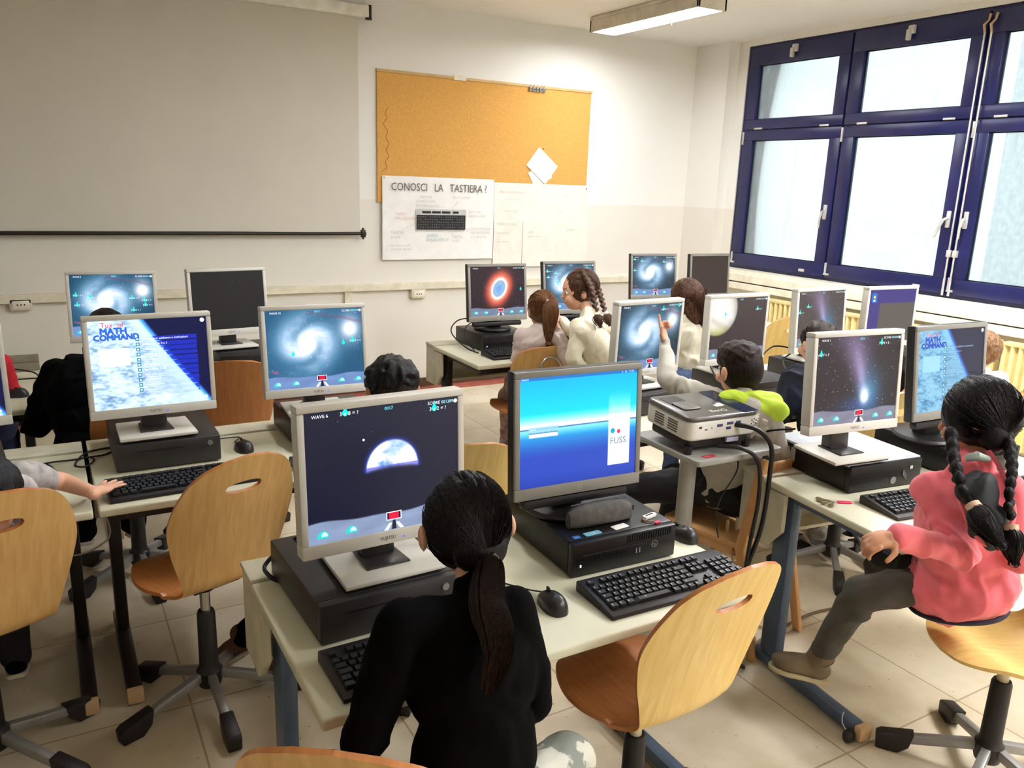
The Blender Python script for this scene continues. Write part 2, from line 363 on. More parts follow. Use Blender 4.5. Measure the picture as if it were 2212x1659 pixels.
ceiling_lamp(1.6, 3.1, 'added unseen fill light on the ceiling above the middle desks', .42)  # unseen lamp added to brighten the left of the front wall
ceiling_lamp(2.85, -.9, 'added unseen fill light on the ceiling behind the camera', .9)  # invented lamp, fills in the sides of things that face the camera


# ---- world outside the panes
ext = MB().span((11.5, -6, -3), (13, 6.6, 5.2)); ext.span((11.0, -6, 5.2), (13.4, 7.2, 5.45))
M_EXT = mat('plaster_white', (238, 240, 240), .9)
e = thing('neighbour_building', 'pale plastered building across the yard, seen through the windows', 'building', (12, 0, -3))
ext.build('facade', M_EXT, e, off=(12, 0, -3))
for yy in (-4.2, -1.6, 1.0, 3.6):
    for zz in (.4, 3.0):
        wo = MB().span((11.44, yy, zz), (11.5, yy+1.1, zz+1.4)).build('window', mat('far_window', (120, 140, 150), .3), e, off=(12, 0, -3))
        MB().span((11.40, yy+.5, zz), (11.47, yy+.58, zz+1.4)).build('mullion', M_EXT, wo, off=(12, 0, -3))
MB().span((10.6, -.6, 2.5), (11.5, 4.4, 2.62)).build('balcony_slab', M_EXT, e, off=(12, 0, -3))
b = MB()
for k in range(26): b.cyl((10.65, -.5+k*.19, 2.62), (10.65, -.5+k*.19, 3.4), .02, n=6)
b.span((10.62, -.6, 3.4), (10.68, 4.4, 3.46)); b.build('balcony_railing', M_EXT, e, off=(12, 0, -3))
e = thing('tree', 'pale hazy leafy tree beyond the middle window', 'tree', (8.6, 1.6, -3))
MB().tube([(0, 0, 0), (.05, .1, 2), (-.1, .2, 4), (.1, .1, 6)], [.16, .13, .1, .05], 10).build('trunk', mat('bark_pale', (150, 146, 136), .9), e)
random.seed(4); b = MB()
for k in range(1500):
    a = random.uniform(0, 2*pi); q = random.uniform(-1, 1); rr = random.uniform(.75, 1.0)
    c = Vector((cos(a)*(1-q*q)**.5*rr, sin(a)*(1-q*q)**.5*1.7*rr, 4.6+q*1.6*rr))
    T = Matrix.Translation(c) @ Euler((random.uniform(0, 6), random.uniform(0, 6), random.uniform(0, 6))).to_matrix().to_4x4()
    s = random.uniform(.05, .11); b.add([(-s, 0, 0), (0, -s*.5, 0), (s, 0, 0), (0, s*.5, .01)], [(0, 1, 2, 3)], T)
b.build('foliage', mat('leaf_pale', (176, 196, 176), .8), e)
g = MB().span((WX+.3, -14, -3.1), (30, 20, -3)); tag(g.build('yard_ground', mat('yard_paving', (200, 200, 196), .9)), kind='structure')

# ------------------------------------------------------------ things on the front wall
e = thing('projection_screen', 'large pull-down white projection screen on the front wall', 'projection screen', (.5, WY-.06, 1.3))
o0 = (.5, WY-.06, 1.3)
MB().span((-1.5, WY-.10, 2.90), (2.262, WY-.015, 2.985)).build('screen_case', mat('case_white', (240, 236, 224), .4), e, .008, off=o0)
sf = MB(); nx = 40; V = []; F = []
for i in range(nx+1):
    for j in range(13):
        x = -1.46+3.645*i/nx; z = 1.325+(2.92-1.325)*j/12
        V.append((x, WY-.065+.004*sin(x*2.1+z)+.003*sin(x*5+z*1.5), z))
for i in range(nx):
    for j in range(12): a = i*13+j; F.append((a, a+1, a+14, a+13))
sf.add(V, F); so = sf.build('screen_fabric', mat('screen_fabric', (214, 208, 194), .85, var=.01, scale=3), e, off=o0)
sm = so.modifiers.new('s', 'SOLIDIFY'); sm.thickness = .002; so.modifiers.move(1, 0)
MB().cyl((-1.5, WY-.065, 1.315), (2.20, WY-.065, 1.315), .014, n=12).build('bottom_bar', mat('bar_black', (38, 30, 24), .4), e, off=o0)
MB().span((2.195, WY-.085, 1.285), (2.225, WY-.045, 1.345)).span((2.205, WY-.08, 1.27), (2.215, WY-.05, 1.36)).span((2.225, WY-.075, 1.30), (2.235, WY-.055, 1.33)).build('bar_end_cap', MATS['bar_black'], e, .003, off=o0)
MB().span((2.262, WY-.09, 2.895), (2.285, WY-.01, 2.99)).span((2.24, WY-.095, 2.885), (2.285, WY-.07, 2.905)).span((2.262, WY-.02, 2.985), (2.305, WY-.005, 2.995)).build('wall_bracket', MATS['bar_black'], e, .003, off=o0)

e = thing('cork_board', 'large cork notice board on the front wall', 'notice board', (3.36, WY-.015, 1.6)); o0 = (3.36, WY-.015, 1.6)
def cork():
    m = mat('cork', (222, 168, 92), .9, var=.05, scale=110, bump=.15, bscale=200, spec=.15); return m
MB().span((2.35, WY-.02, 1.56), (4.362, WY, 2.54)).build('cork_panel', cork(), e, off=o0)
MB().span((2.345, WY-.028, 2.54), (4.37, WY, 2.562)).build('wooden_rail', mat('rail_wood', (214, 180, 122), .6), e, .002, off=o0)
# wavy stain ring on the cork
st = [(2.385+.05*abs(sin(t*.9))**.3*1.0+ .012*sin(t*7), WY-.0205, 1.80+t*.105) for t in [k*.2 for k in range(24)]]
MB().tube(st, .003, 5).build('stain', mat('cork_stain', (196, 128, 48), .9), e, off=o0)
tag(MB().span((3.00, WY-.034, 2.535), (3.11, WY-.028, 2.572)).build('paper_strip', mat('paper_cream', (236, 230, 208), .8)), 'small cream paper strip on the top rail of the cork board', 'paper strip')
for k in range(5):
    x = 3.71+k*.034
    c = MB().span((x, WY-.040, 2.508), (x+.026, WY-.030, 2.545)); e2 = tag(c.build('clip', mat('clip_grey', (150, 146, 138), .4), None, .002), 'small grey clip in a row of five on the cork board rail', 'clip', 'five grey clips on the cork board rail')
    MB().cyl((x+.013, WY-.044, 2.526), (x+.013, WY-.039, 2.526), .005, n=10).build('pivot', M_GASK, e2)
    MB().tube([(x+.013, WY-.036, 2.545), (x+.010, WY-.038, 2.57)], .0018, 5).build('lever', MATS['clip_grey'], e2)

def sheet(name, label, x0, x1, z0, z1, y, m, wave=.004, cat='poster', group=None, rot=0):
    V = []; F = []; nx, nz = 16, 12; cx, cz = (x0+x1)/2, (z0+z1)/2
    for i in range(nx+1):
        for j in range(nz+1):
            x = x0+(x1-x0)*i/nx-cx; z = z0+(z1-z0)*j/nz-cz
            yy = y - wave*.5*(.6+.5*sin(x*7+z*3)+.5*sin(z*9)); a = rad(rot)
            V.append((x*cos(a)-z*sin(a), yy, x*sin(a)+z*cos(a)))
    for i in range(nx):
        for j in range(nz): a = i*(nz+1)+j; F.append((a, a+1, a+nz+2, a+nz+1))
    e = thing(name, label, cat, (cx, 0, cz), group=group)
    s = MB().add(V, F).build('sheet', m, e); sm = s.modifiers.new('s', 'SOLIDIFY'); sm.thickness = .0012; sm.offset = 1; s.modifiers.move(1, 0)
    return e
M_PAP = mat('paper_white', (244, 241, 236), .85, var=.02); M_PAP2 = mat('paper_thin', (240, 236, 222), .85, var=.03)
M_INK = mat('ink_grey', (96, 96, 92), .8); M_INKL = mat('ink_faint', (206, 200, 192), .8); M_INKR = mat('ink_red_faint', (222, 186, 176), .8); M_INKB = mat('ink_blue_faint', (180, 200, 206), .8)
def wtext(parent, s, x, z, size, m, y, off, name='writing', sx=1.0):
    V, F = text_geo(s, size); b = MB(); b.add([(x+p[0]*sx-off[0], y-off[1], z+p[1]-off[2]) for p in V], F); return b.build(name, m, parent, smooth=False)
PY = WY-.030
p = sheet('keyboard_poster', 'white hand-lettered poster with a drawing of a black keyboard, pinned below the cork board', 2.385, 3.40, 1.10, 1.767, PY, M_PAP)
o0 = (2.8925, 0, 1.4335); ty = PY-.012
wtext(p, 'CONOSCI   LA   TASTIERA ?', 2.455, 1.655, .088, M_INK, ty, o0, sx=.80)
kb = MB().add([(x+2.90-o0[0], ty-o0[1], z+1.425-o0[2]) for x, z in rrect(.455, .172, .012)], [tuple(range(24))]).build('keyboard_drawing', mat('print_grey', (200, 200, 196), .7), p, smooth=False)
k2 = MB().add([(x+2.90-o0[0], ty-.0015-o0[1], z+1.405-o0[2]) for x, z in rrect(.447, .120, .008)], [tuple(range(24))]).build('key_area', mat('print_black', (40, 38, 38), .7), kb, smooth=False)
b = MB()
for q in range(4): b.box((2.765+q*.089-o0[0], ty-.002-o0[1], 1.487-o0[2]), (.078 if q < 3 else .055, .0005, .018))
for rr in range(5):
    for c in range(15):
        if (rr*7+c*3) % 11: b2 = None
b.build('function_keys', MATS['print_black'], kb, smooth=False)
b = MB()
for rr in range(5):
    for c in range(21):
        if (rr*5+c) % 7 == 3: continue
        b.box((2.695+c*.0205-o0[0], ty-.0025-o0[1], 1.365+rr*.021-o0[2]), (.009, .0004, .0035))
b.build('key_letters', mat('print_light', (150, 150, 148), .7), kb, smooth=False)
for s, x, z, m, sz in (('TASTO', 2.49, 1.46, M_INKR, .032), ('MAIUSCOLO', 2.49, 1.425, M_INKR, .032), ('TASTO', 2.45, 1.31, M_INKL, .036), ('SHIFT', 2.45, 1.27, M_INKL, .036), ('BARRA', 2.77, 1.285, M_INKB, .034), ('SPAZIATRICE', 2.77, 1.25, M_INKB, .034),
                       ('TASTO', 3.00, 1.275, M_INKL, .032), ('SHIFT', 3.00, 1.24, M_INKL, .032), ('TASTI PER', 2.70, 1.60, M_INKL, .026), ('CORREGGERE', 2.68, 1.565, M_INKL, .026), ('NUMERI PICCOLI', 2.68, 1.53, M_INKL, .026), ('TASTI FRECCIA', 3.18, 1.345, M_INKL, .028), ('PER SPOSTARE', 3.18, 1.31, M_INKL, .028), ('IL CURSORE', 3.18, 1.275, M_INKL, .028),
                       ('TASTI PER', 3.15, 1.485, M_INKL, .026), ('CANCELLARE', 3.15, 1.45, M_INKL, .026), ('per inserire solo', 2.45, 1.21, M_INKL, .026), ('parte alta dei tasti', 2.45, 1.18, M_INKL, .026), ('TASTI NUMERI', 3.0, 1.60, M_INKL, .026)):
    wtext(p, s, x, z, sz, m, ty, o0)
b = MB()
for l in (((2.67, 1.40), (2.55, 1.345)), ((2.68, 1.43), (2.64, 1.455)), ((2.97, 1.345), (3.02, 1.30)), ((3.12, 1.35), (3.17, 1.355)), ((3.0, 1.51), (3.05, 1.58))):
    b.tube([(l[0][0]-o0[0], ty-o0[1], l[0][1]-o0[2]), (l[1][0]-o0[0], ty-o0[1], l[1][1]-o0[2])], .0012, 4)
b.build('pointer_lines', M_INKL, p)
for x, z in ((3.385, 1.752), (2.40, 1.752)): MB().ell((x-o0[0], PY-.014-o0[1], z-o0[2]), (.006, .004, .006)).build('pin', M_ALU, p)
p2 = sheet('paper_sheet', 'large faded paper sheet pinned right of the keyboard poster', 3.405, 4.39, 1.42, 1.745, PY+.006, M_PAP2, cat='paper', group='faded papers below the cork board'); o0 = (3.8975, 0, 1.5825)
for s, x, z, m in (('Perche usare la tastiera', 3.46, 1.66, M_INKR), ('scrivere e leggere', 3.50, 1.60, M_INKL), ('ogni tasto ha un nome', 4.02, 1.64, M_INKL), ('insieme a noi', 3.5, 1.50, M_INKL), ('A   B   C', 4.05, 1.50, M_INKL)): wtext(p2, s, x, z, .026, m, PY-.004, o0)
MB().ell((4.355-o0[0], PY-.006, 1.715-o0[2]), (.006, .004, .006)).build('pin', M_GASK, p2)
p3 = sheet('paper_sheet', 'thin paper hanging lowest, beside the keyboard poster', 3.41, 3.70, 1.0, 1.425, PY+.008, M_PAP2, cat='paper', group='faded papers below the cork board'); o0 = (3.555, 0, 1.2125)
for s, z in (('NON SI CORRE', 1.385), ('lavoriamo', 1.31), ('con ordine', 1.235)): wtext(p3, s, 3.44, z, .028, M_INKL, PY-.002, o0)
p4 = sheet('paper_sheet', 'thin paper hanging below the sheet, under the right end of the cork board', 3.705, 4.40, 1.02, 1.424, PY+.008, M_PAP2, cat='paper', group='faded papers below the cork board'); o0 = (4.0525, 0, 1.222)
for s, x, z in (('regole', 3.75, 1.32), ('del laboratorio', 3.75, 1.28), ('computer', 4.15, 1.34)): wtext(p4, s, x, z, .026, M_INKL, PY-.002, o0)
n1 = sheet('note', 'white square note pinned corner-up on the cork board, in front of the other', 3.745, 4.0, 1.80, 2.0, WY-.030, M_PAP, cat='note', wave=.006, rot=-38)
MB().ell((0-.002, WY-.045, .142), (.005, .004, .005)).build('pin', M_GASK, n1)
sheet('note', 'cream square note peeking out below the white one on the cork board', 3.76, 3.96, 1.74, 1.90, WY-.024, M_PAP2, cat='note', wave=.003, rot=32)

def socket(x, z, label):
    e = thing('power_socket', label, 'socket', (x, WY, z)); M = mat('socket_cream', (224, 216, 190), .4)
    MB().span((-.065, -.045, -.038), (.065, 0, .038)).build('socket_box', M, e, .006)
    MB().span((-.05, -.050, -.026), (.05, -.044, .026)).build('face_plate', mat('plate_cream', (236, 230, 210), .35), e, .003)
    for s in (-.018, .002, .022): MB().cyl((s, -.052, 0), (s, -.048, 0), .005, n=10).build('pin_hole', M_GASK, e)
socket(2.70, .815, 'cream wall socket under the cable duct, left of the poster')
socket(-.16, .845, 'cream wall socket at the left edge of the photo')
M_CBL = mat('cable_black', (26, 22, 20), .45); M_CBG = mat('cable_grey', (176, 168, 150), .5)
def smooth_path(P, k=6):
    P = [Vector(p) for p in P]; O = []
    for i in range(len(P)-1):
        a, b, c, d = P[max(i-1, 0)], P[i], P[i+1], P[min(i+2, len(P)-1)]
        for j in range(k):
            t = j/k; O.append(.5*((2*b)+(c-a)*t+(2*a-5*b+4*c-d)*t*t+(3*b-a-3*c+d)*t**3))
    O.append(P[-1]); return O
def cable(label, P, r=.0028, m=None, name='cable', parent=None, off=None, group=None):
    b = MB().tube(smooth_path(P), r, 7)
    if parent is not None: return b.build(name, m or M_CBL, parent, off=off)
    c = P[0]; return tag(b.build(name, m or M_CBL), label, 'cable', group)
# ------------------------------------------------------------ desks
M_TOP = mat('desk_top', (214, 210, 184), .38, var=.03, scale=3); M_EDGE = mat('desk_edge', (226, 218, 184), .4)
M_SIDE = mat('desk_tray_panel', (206, 200, 176), .5); M_STEELB = mat('desk_steel_blue', (84, 100, 124), .42, metal=.2)
M_STEELK = mat('desk_steel_dark', (40, 34, 32), .42, metal=.2); M_CAPP = mat('foot_cap_beige', (206, 170, 128), .55)
DZ = .74
def desk(x, y, rz, label, w=1.195, d=.60, steel=None, apron=True, castor=None):
    "origin: front left corner on the floor; back cable tray behind the top"
    st = steel or M_STEELB
    e = thing('computer_desk', label, 'desk', (x, y, 0), rz, 'school computer desks with a cable tray behind the top')
    MB().span((0, 0, DZ-.026), (w, d, DZ)).build('desk_top', M_TOP, e, .006, seg=3)
    t = MB(); t.span((0.004, d+.012, DZ-.25), (.022, d+.125, DZ-.004)).span((w-.022, d+.012, DZ-.25), (w-.004, d+.125, DZ-.004))
    t.span((0.022, d+.105, DZ-.24), (w-.022, d+.122, DZ-.012)); t.span((.022, d+.015, DZ-.24), (w-.022, d+.10, DZ-.225)); t.span((.0, d+.010, DZ-.010), (w, d+.128, DZ+.004))
    t.prism([(d-.10, DZ-.03), (d+.012, DZ-.03), (d+.012, DZ-.25), (d-.03, DZ-.25), (d-.10, DZ-.17)], .003, .022, axis=0)
    t.prism([(d-.10, DZ-.03), (d+.012, DZ-.03), (d+.012, DZ-.25), (d-.03, DZ-.25), (d-.10, DZ-.17)], w-.022, w-.003, axis=0)
    t.build('cable_tray', M_SIDE, e, .003)
    MB().span((.05, .08, DZ-.075), (w-.05, .11, DZ-.028)).span((.05, d-.12, DZ-.08), (w-.05, d-.09, DZ-.028)).build('under_frame', st, e, .003)
    for sx in (.06, w-.06):
        l = MB().box((sx, d-.07, (DZ-.03+.05)/2+.01), (.042, .085, DZ-.08)).build('leg', st, e, .008)
        MB().box((sx, d/2-.01, DZ-.045), (.036, d-.12, .032)).build('top_bracket', st, l, .004)
        fo = MB().box((sx, d/2+.055, .035), (.05, d-.09, .045)).build('foot', st, e, .012)
        MB().box((sx, .085, .034), (.052, .03, .05)).build('end_cap', M_CAPP, fo, .006)
        MB().box((sx, d+.055, .034), (.052, .03, .05)).build('end_cap', M_CAPP, fo, .006)
    return e
desk(.378, 1.310, 0, 'desk in front, carrying the moon-game screen and the blue login screen')
desk(2.120, 1.305, rad(-6.5), 'right front desk, beside the person in the pink jacket')
desk(.075, 2.565, 0, 'left middle desk with the menu screen and a galaxy screen', steel=M_STEELK)
desk(-1.135, 2.565, 0, 'desk running out at the left edge of the photo', steel=M_STEELK)
desk(2.085, 2.47, 0, 'desk behind the projector stand, carrying a galaxy screen and the striped planet screen', steel=M_STEELK)
desk(3.33, 2.58, rad(1), 'desk by the radiators carrying the narrow comet screen and the blue and grey screen')
desk(2.062, 3.905, 0, 'back row desk below the poster, with the orange ring nebula screen', steel=M_STEELK)
desk(3.78, 4.35, rad(-1), 'back row desk nearest the room corner, with the black screen', steel=M_STEELK)
desk(.13, 3.95, 0, 'back left desk under the projection screen, carrying a galaxy screen and a black screen', steel=M_STEELK)
desk(-1.27, 3.86, 0, 'far left back desk with a mouse and tangled cables', steel=M_STEELK)

# ------------------------------------------------------------ swivel chairs of bent plywood
M_PLY = wood('plywood_light', (214, 164, 96), (232, 190, 122)); M_PLYD = wood('plywood_dark', (176, 112, 62), (196, 132, 76))
M_PLYY = wood('plywood_yellow', (222, 184, 104), (238, 206, 132))
PLY_FRONT = wood('plywood_front_orange', (176, 108, 56), (196, 128, 70)); M_CHG = mat('chair_base_grey', (150, 148, 146), .4, metal=.5); M_BLK = mat('black_plastic', (30, 26, 26), .45)
M_CHROME = mat('chrome', (205, 200, 190), .18, metal=.9, var=.02); M_FOOT = mat('chair_foot_black', (34, 28, 28), .5)
def shell_mesh(slot=True, back_w=.205, seat_w=.20, waist=.150, back_len=.455, thick=.011):
    L = .40+back_len; NB, NA = 84, 34
    def hw(b):
        K = [(0, .0), (.004, .05), (.02, .105), (.06, .155), (.14, seat_w-.006), (.22, seat_w), (.31, waist+.028), (.385, waist), (.45, waist+.012), (.56, back_w-.012), (.66, back_w), (L-.08, back_w*(.82 if slot else .95)), (L-.03, back_w*(.58 if slot else .80)), (L-.008, back_w*(.30 if slot else .52)), (L, .0)]
        for i in range(len(K)-1):
            if b <= K[i+1][0]:
                t = (b-K[i][0])/(K[i+1][0]-K[i][0])
                if i in (0, 1, 12, 13): return K[i][1]+(K[i+1][1]-K[i][1])*(t**.6 if i < 2 else 1-(1-t)**.6 if False else t)
                m = lambda k: (K[min(k+1, len(K)-1)][1]-K[max(k-1, 0)][1])/(K[min(k+1, len(K)-1)][0]-K[max(k-1, 0)][0])
                h = K[i+1][0]-K[i][0]; a, c = K[i][1], K[i+1][1]; p, q = m(i)*h, m(i+1)*h
                return a*(2*t**3-3*t**2+1)+p*(t**3-2*t**2+t)+c*(-2*t**3+3*t**2)+q*(t**3-t**2)
        return 0
    bs = [L*(.5-.5*cos(pi*i/NB)) for i in range(NB+1)]; bs = [.55*a+.45*L*i/NB for i, a in enumerate(bs)]
    def pos(a, b):
        # profile: seat from the rolled front edge back to the bend, then the leaning back
        Rb = .075; lean = rad(12); arc = Rb*(pi/2-lean); s0 = .335
        if b < .09: t = .09-b; y = .22-b+.0; z = -.55*t*t*4
        elif b < s0: y = .22-b; z = -.012*sin(pi*(b-.09)/(s0-.09))
        elif b < s0+arc:
            th = (b-s0)/Rb; y = .22-s0-Rb*sin(th); z = Rb*(1-cos(th))
        else:
            th = pi/2-lean; y0 = .22-s0-Rb*sin(th); z0 = Rb*(1-cos(th)); q = b-s0-arc
            y = y0-q*sin(lean)-.05*(q/.4)**2*.6+.0; z = z0+q*cos(lean)
        # cupping across the width
        if b < .30: z += .30*a*a
        else: y += (.9*a*a)*min(1, (b-.30)/.12)
        return (a, y, z)
    sb = L-.105; ew, eh = .058, .019
    P2 = []; 
    for b in bs:
        h = max(hw(b), .0005)
        for k in range(NA+1):
            t = -1+2*k/NA; P2.append([h*t, b])
    F = []
    for i in range(NB):
        for k in range(NA):
            q = (i*(NA+1)+k, i*(NA+1)+k+1, (i+1)*(NA+1)+k+1, (i+1)*(NA+1)+k)
            if slot:
                ca = sum(P2[j][0] for j in q)/4; cb = sum(P2[j][1] for j in q)/4
                if (abs(ca)/ew)**2.4+(abs(cb-sb)/eh)**2.4 < 1: continue
            F.append(q)
    if slot:
        cnt = {}
        for q in F:
            for j in q: cnt[j] = cnt.get(j, 0)+1
        for i in range(1, NB):
            for k in range(1, NA):
                j = i*(NA+1)+k
                if cnt.get(j, 0) in (1, 2, 3):
                    a, b = P2[j][0], P2[j][1]-sb; r = ((abs(a)/ew)**2.4+(abs(b)/eh)**2.4)**(1/2.4)
                    if r > 1e-3: P2[j] = [a/r, sb+b/r]
    used = sorted({j for q in F for j in q}); mp = {j: n for n, j in enumerate(used)}
    mb = MB(); mb.add([pos(*P2[j]) for j in used], [tuple(mp[j] for j in q) for q in F]); return mb
SEAT = .485
def swivel_chair(name_loc, rz, label, ply, seat_z=SEAT, slot=True, base_rot=20, chrome_loop=False, post=None, group='plywood swivel chairs', front=None, **kw):
    e = thing('swivel_chair', label, 'chair', (name_loc[0], name_loc[1], 0), rz, group)
    s = shell_mesh(slot, **kw); s.v = [(p[0], p[1]+.0, p[2]+seat_z) for p in s.v]
    so = s.build('seat_shell', front or PLY_FRONT, e); so.data.materials.append(ply); sm = so.modifiers.new('s', 'SOLIDIFY'); sm.thickness = .011; sm.offset = 0; sm.material_offset = 1
    so.modifiers.move(1, 0)
    MB().box((0, 0, seat_z-.028), (.16, .18, .016)).cyl((0, 0, seat_z-.075), (0, 0, seat_z-.03), .03, .045).build('seat_bracket', M_BLK, e, .004)
    MB().cyl((0, 0, .26), (0, 0, seat_z-.06), .0165, n=18).build('gas_post', post or M_CHROME, e)
    MB().lathe([(.0, .06), (.036, .06), (.040, .075), (.042, .115), (.034, .125), (.031, .14), (.029, .325), (.025, .335), (.0, .335)]).build('column_sleeve', M_BLK, e)
    for k in range(5):
        a = rad(base_rot+72*k); c, s_ = cos(a), sin(a)
        arm = MB(); T = Matrix.Rotation(a, 4, 'Z')
        arm.prism([(.03, .085), (.03, .118), (.24, .062), (.24, .032)], -.014, .014, axis=1, M=T)
        ao = arm.build('base_arm', M_CHG, e, .005)
        cap = MB(); cap.prism([(.205, .078), (.30, .056), (.315, .045), (.31, .0), (.245, .0), (.215, .028)], -.022, .022, axis=1, M=T)
        cap.build('foot_cap', M_FOOT, ao, .005)
    if chrome_loop:
        P = [(.065*cos(t)*1.0, -.235-.018, seat_z+.285+.065*sin(t)) for t in [pi*k/10 for k in range(11)]]
        P = [(.065, -.225, seat_z+.04), (.065, -.245, seat_z+.20)]+[(x, y-.025, z) for x, y, z in P]+[(-.065, -.245, seat_z+.20), (-.065, -.225, seat_z+.04)]
        P = [(.065, -.05, seat_z-.03), (.065, -.19, seat_z-.0)]+P+[(-.065, -.19, seat_z-.0), (-.065, -.05, seat_z-.03)]
        MB().tube(smooth_path(P, 3), .009, 10).build('chrome_loop', M_CHROME, e)
    return e
# local +y is the way the seat faces
def face(dx, dy): return math.atan2(-dx, dy)
swivel_chair((.36, 2.57), face(-.33, .94), 'empty plywood swivel chair pulled out in front of the left middle desk', M_PLY, base_rot=38)
swivel_chair((1.25, 1.42), face(-.06, 1), 'empty pale plywood swivel chair tucked under the front desk', M_PLYY, base_rot=10, post=mat('post_cream', (206, 196, 168), .35))
swivel_chair((-.255, 2.53), face(-.35, .94), 'plywood swivel chair at the left edge, the bare-armed person sits on it', M_PLY, base_rot=8)
swivel_chair((.475, 1.205), face(.6, .8), 'plywood swivel chair of the person in black, its top at the bottom edge', M_PLY, base_rot=0)
swivel_chair((2.40, 1.10), face(-.90, .42), 'plywood swivel chair the person in the pink jacket kneels on', M_PLYY, base_rot=-12, post=MATS['post_cream'], seat_z=.465, front=M_PLYY)
swivel_chair((2.43, 3.98), face(.06, 1), 'plywood swivel chair with a chrome loop behind its back, below a light ponytail', M_PLY, slot=False, chrome_loop=True, waist=.175, back_w=.215, seat_w=.205, back_len=.40, base_rot=30, seat_z=.455)
swivel_chair((3.02, 4.02), face(.1, 1), 'plywood swivel chair behind the person in the cream sweater, mostly hidden by a screen', M_PLY, slot=False)
swivel_chair((.68, 3.86), face(.12, 1), 'brown plywood swivel chair standing behind the menu screen', M_PLYD, slot=False)
swivel_chair((1.10, 2.42), face(.1, 1), 'plywood swivel chair under the person whose head shows above the moon-game screen', M_PLYY, slot=False)
swivel_chair((4.40, 3.92), face(.35, .93), 'pale plywood swivel chair between the striped planet screen and the narrow comet screen', M_PLYY)
swivel_chair((3.16, 2.30), face(.15, 1), 'plywood swivel chair of the person in the navy hoodie', M_PLYY)
swivel_chair((4.02, 2.22), face(-.1, 1), 'plywood swivel chair of the light-haired person by the radiators', M_PLYY)
swivel_chair((.25, 3.62), face(-.2, .9), 'swivel chair under the person bent over in black at the back left', M_PLYD, slot=False, base_rot=50)
swivel_chair((3.45, 2.42), face(-.1, 1), 'swivel chair of the dark-haired person in the pale pink top', M_PLYY, slot=False)

# four-legged wooden school chair of the pointing boy
M_BEECH = wood('beech', (206, 150, 92), (224, 174, 118))
e = thing('wooden_chair', 'old four-legged wooden chair behind the projector stand', 'chair', (2.32, 2.20, 0), rad(12))
MB().prism(rrect(.37, .36, .03), .425, .445).build('seat', M_BEECH, e, .004)
MB().span((-.17, -.16, .385), (.17, -.14, .425)).span((-.17, .14, .385), (.17, .16, .425)).span((-.17, -.16, .385), (-.15, .16, .425)).span((.15, -.16, .385), (.17, .16, .425)).build('seat_rail', M_BEECH, e, .003)
for sx in (-1, 1):
    MB().tube([(sx*.185, .13, 0), (sx*.165, .15, .42)], [.016, .022], 10).build('leg', M_BEECH, e)
    MB().prism([(-.30, 0), (-.265, 0), (-.165, .43), (-.225, .80), (-.255, .80), (-.205, .43)], sx*.172-.014, sx*.172+.014, axis=0).build('leg', M_BEECH, e, .006)
    MB().tube([(sx*.178, .135, .18), (sx*.175, -.23, .18)], .011, 8).build('stretcher', M_BEECH, e)
b = MB(); V = []; F = []
for i in range(11):
    for j in range(5):
        t = -1+i/5; V.append((t*.172, -.222-.03*(1-t*t)-.012*j/4*1.5, .60+j*.045))
for i in range(10):
    for j in range(4): a = i*5+j; F.append((a, a+1, a+6, a+5))
o = b.add(V, F).build('backrest', M_BEECH, e); sm = o.modifiers.new('s', 'SOLIDIFY'); sm.thickness = .012

# ------------------------------------------------------------ projector stand and projector
M_STG = mat('stand_grey', (158, 156, 148), .45)
e = thing('projector_stand', 'small grey table on one column, holding the projector', 'table', (1.945, 2.10, 0), rad(-1))
MB().prism(rrect(.40, .36, .02), .838, .860, M=Matrix.Translation((.09, -.04, 0))).build('tray_top', M_STG, e, .005)
MB().cyl((-.015, -.07, .03), (-.015, -.07, .838), .030, n=24).build('column', M_STG, e)
MB().prism(rrect(.36, .34, .03), .045, .075, M=Matrix.Translation((.08, -.02, 0))).build('base_plate', M_STG, e, .005)
for x, y in ((-.07, -.15), (.23, -.15), (-.07, .11), (.23, .11)): MB().ell((x, y, .024), (.018, .024, .024)).build('castor', M_BLK, e)
lb = MB().span((-.06, -.200, .8602), (-.01, -.178, .8610)).build('red_label', mat('label_red', (214, 36, 56), .5), e)
V, F = text_geo('acer', .018); MB().add([(p[0]-.056, p[1]-.194, .8613) for p in V], F).build('label_text', mat('label_white', (240, 220, 220), .5), lb, smooth=False)
M_PGRY = mat('projector_top_grey', (84, 80, 74), .28, coat=.3); M_PWH = mat('projector_white', (222, 220, 212), .35)
e = thing('projector', 'white projector with a glossy dark grey lid on the grey stand', 'projector', (1.99, 2.055, .860), rad(-3))
T = Matrix.Translation((0, 0, .058)) @ Matrix.Rotation(rad(3), 4, 'X') @ Matrix.Scale(.94, 4)
MB().prism(rrect(.33, .27, .035), .0, .075, M=T).build('body', M_PWH, e, .010, seg=3)
MB().prism(rrect(.334, .274, .036), .072, .090, M=T).build('lid', M_PGRY, e, .008, seg=3)
MB().prism(rrect(.30, .23, .03), -.035, .002, M=T).build('underside', M_BLK, e, .006)
for x, y, h in ((-.13, -.10, .030), (.13, -.10, .030), (0, .10, .036)): MB().cyl((x, y, 0), (x, y, h), .014, .016, n=14).build('foot', M_BLK, e)
MB().prism(rrect(.085, .10, .01), .0902, .0912, M=T @ Matrix.Translation((-.085, .06, 0))).build('lens_slot', mat('slot_dark', (28, 26, 24), .3), e)
MB().prism(rrect(.080, .085, .012), .0905, .0955, M=T @ Matrix.Translation((-.085, -.008, 0))).build('focus_cover', mat('cover_grey', (104, 100, 92), .35), e, .002)
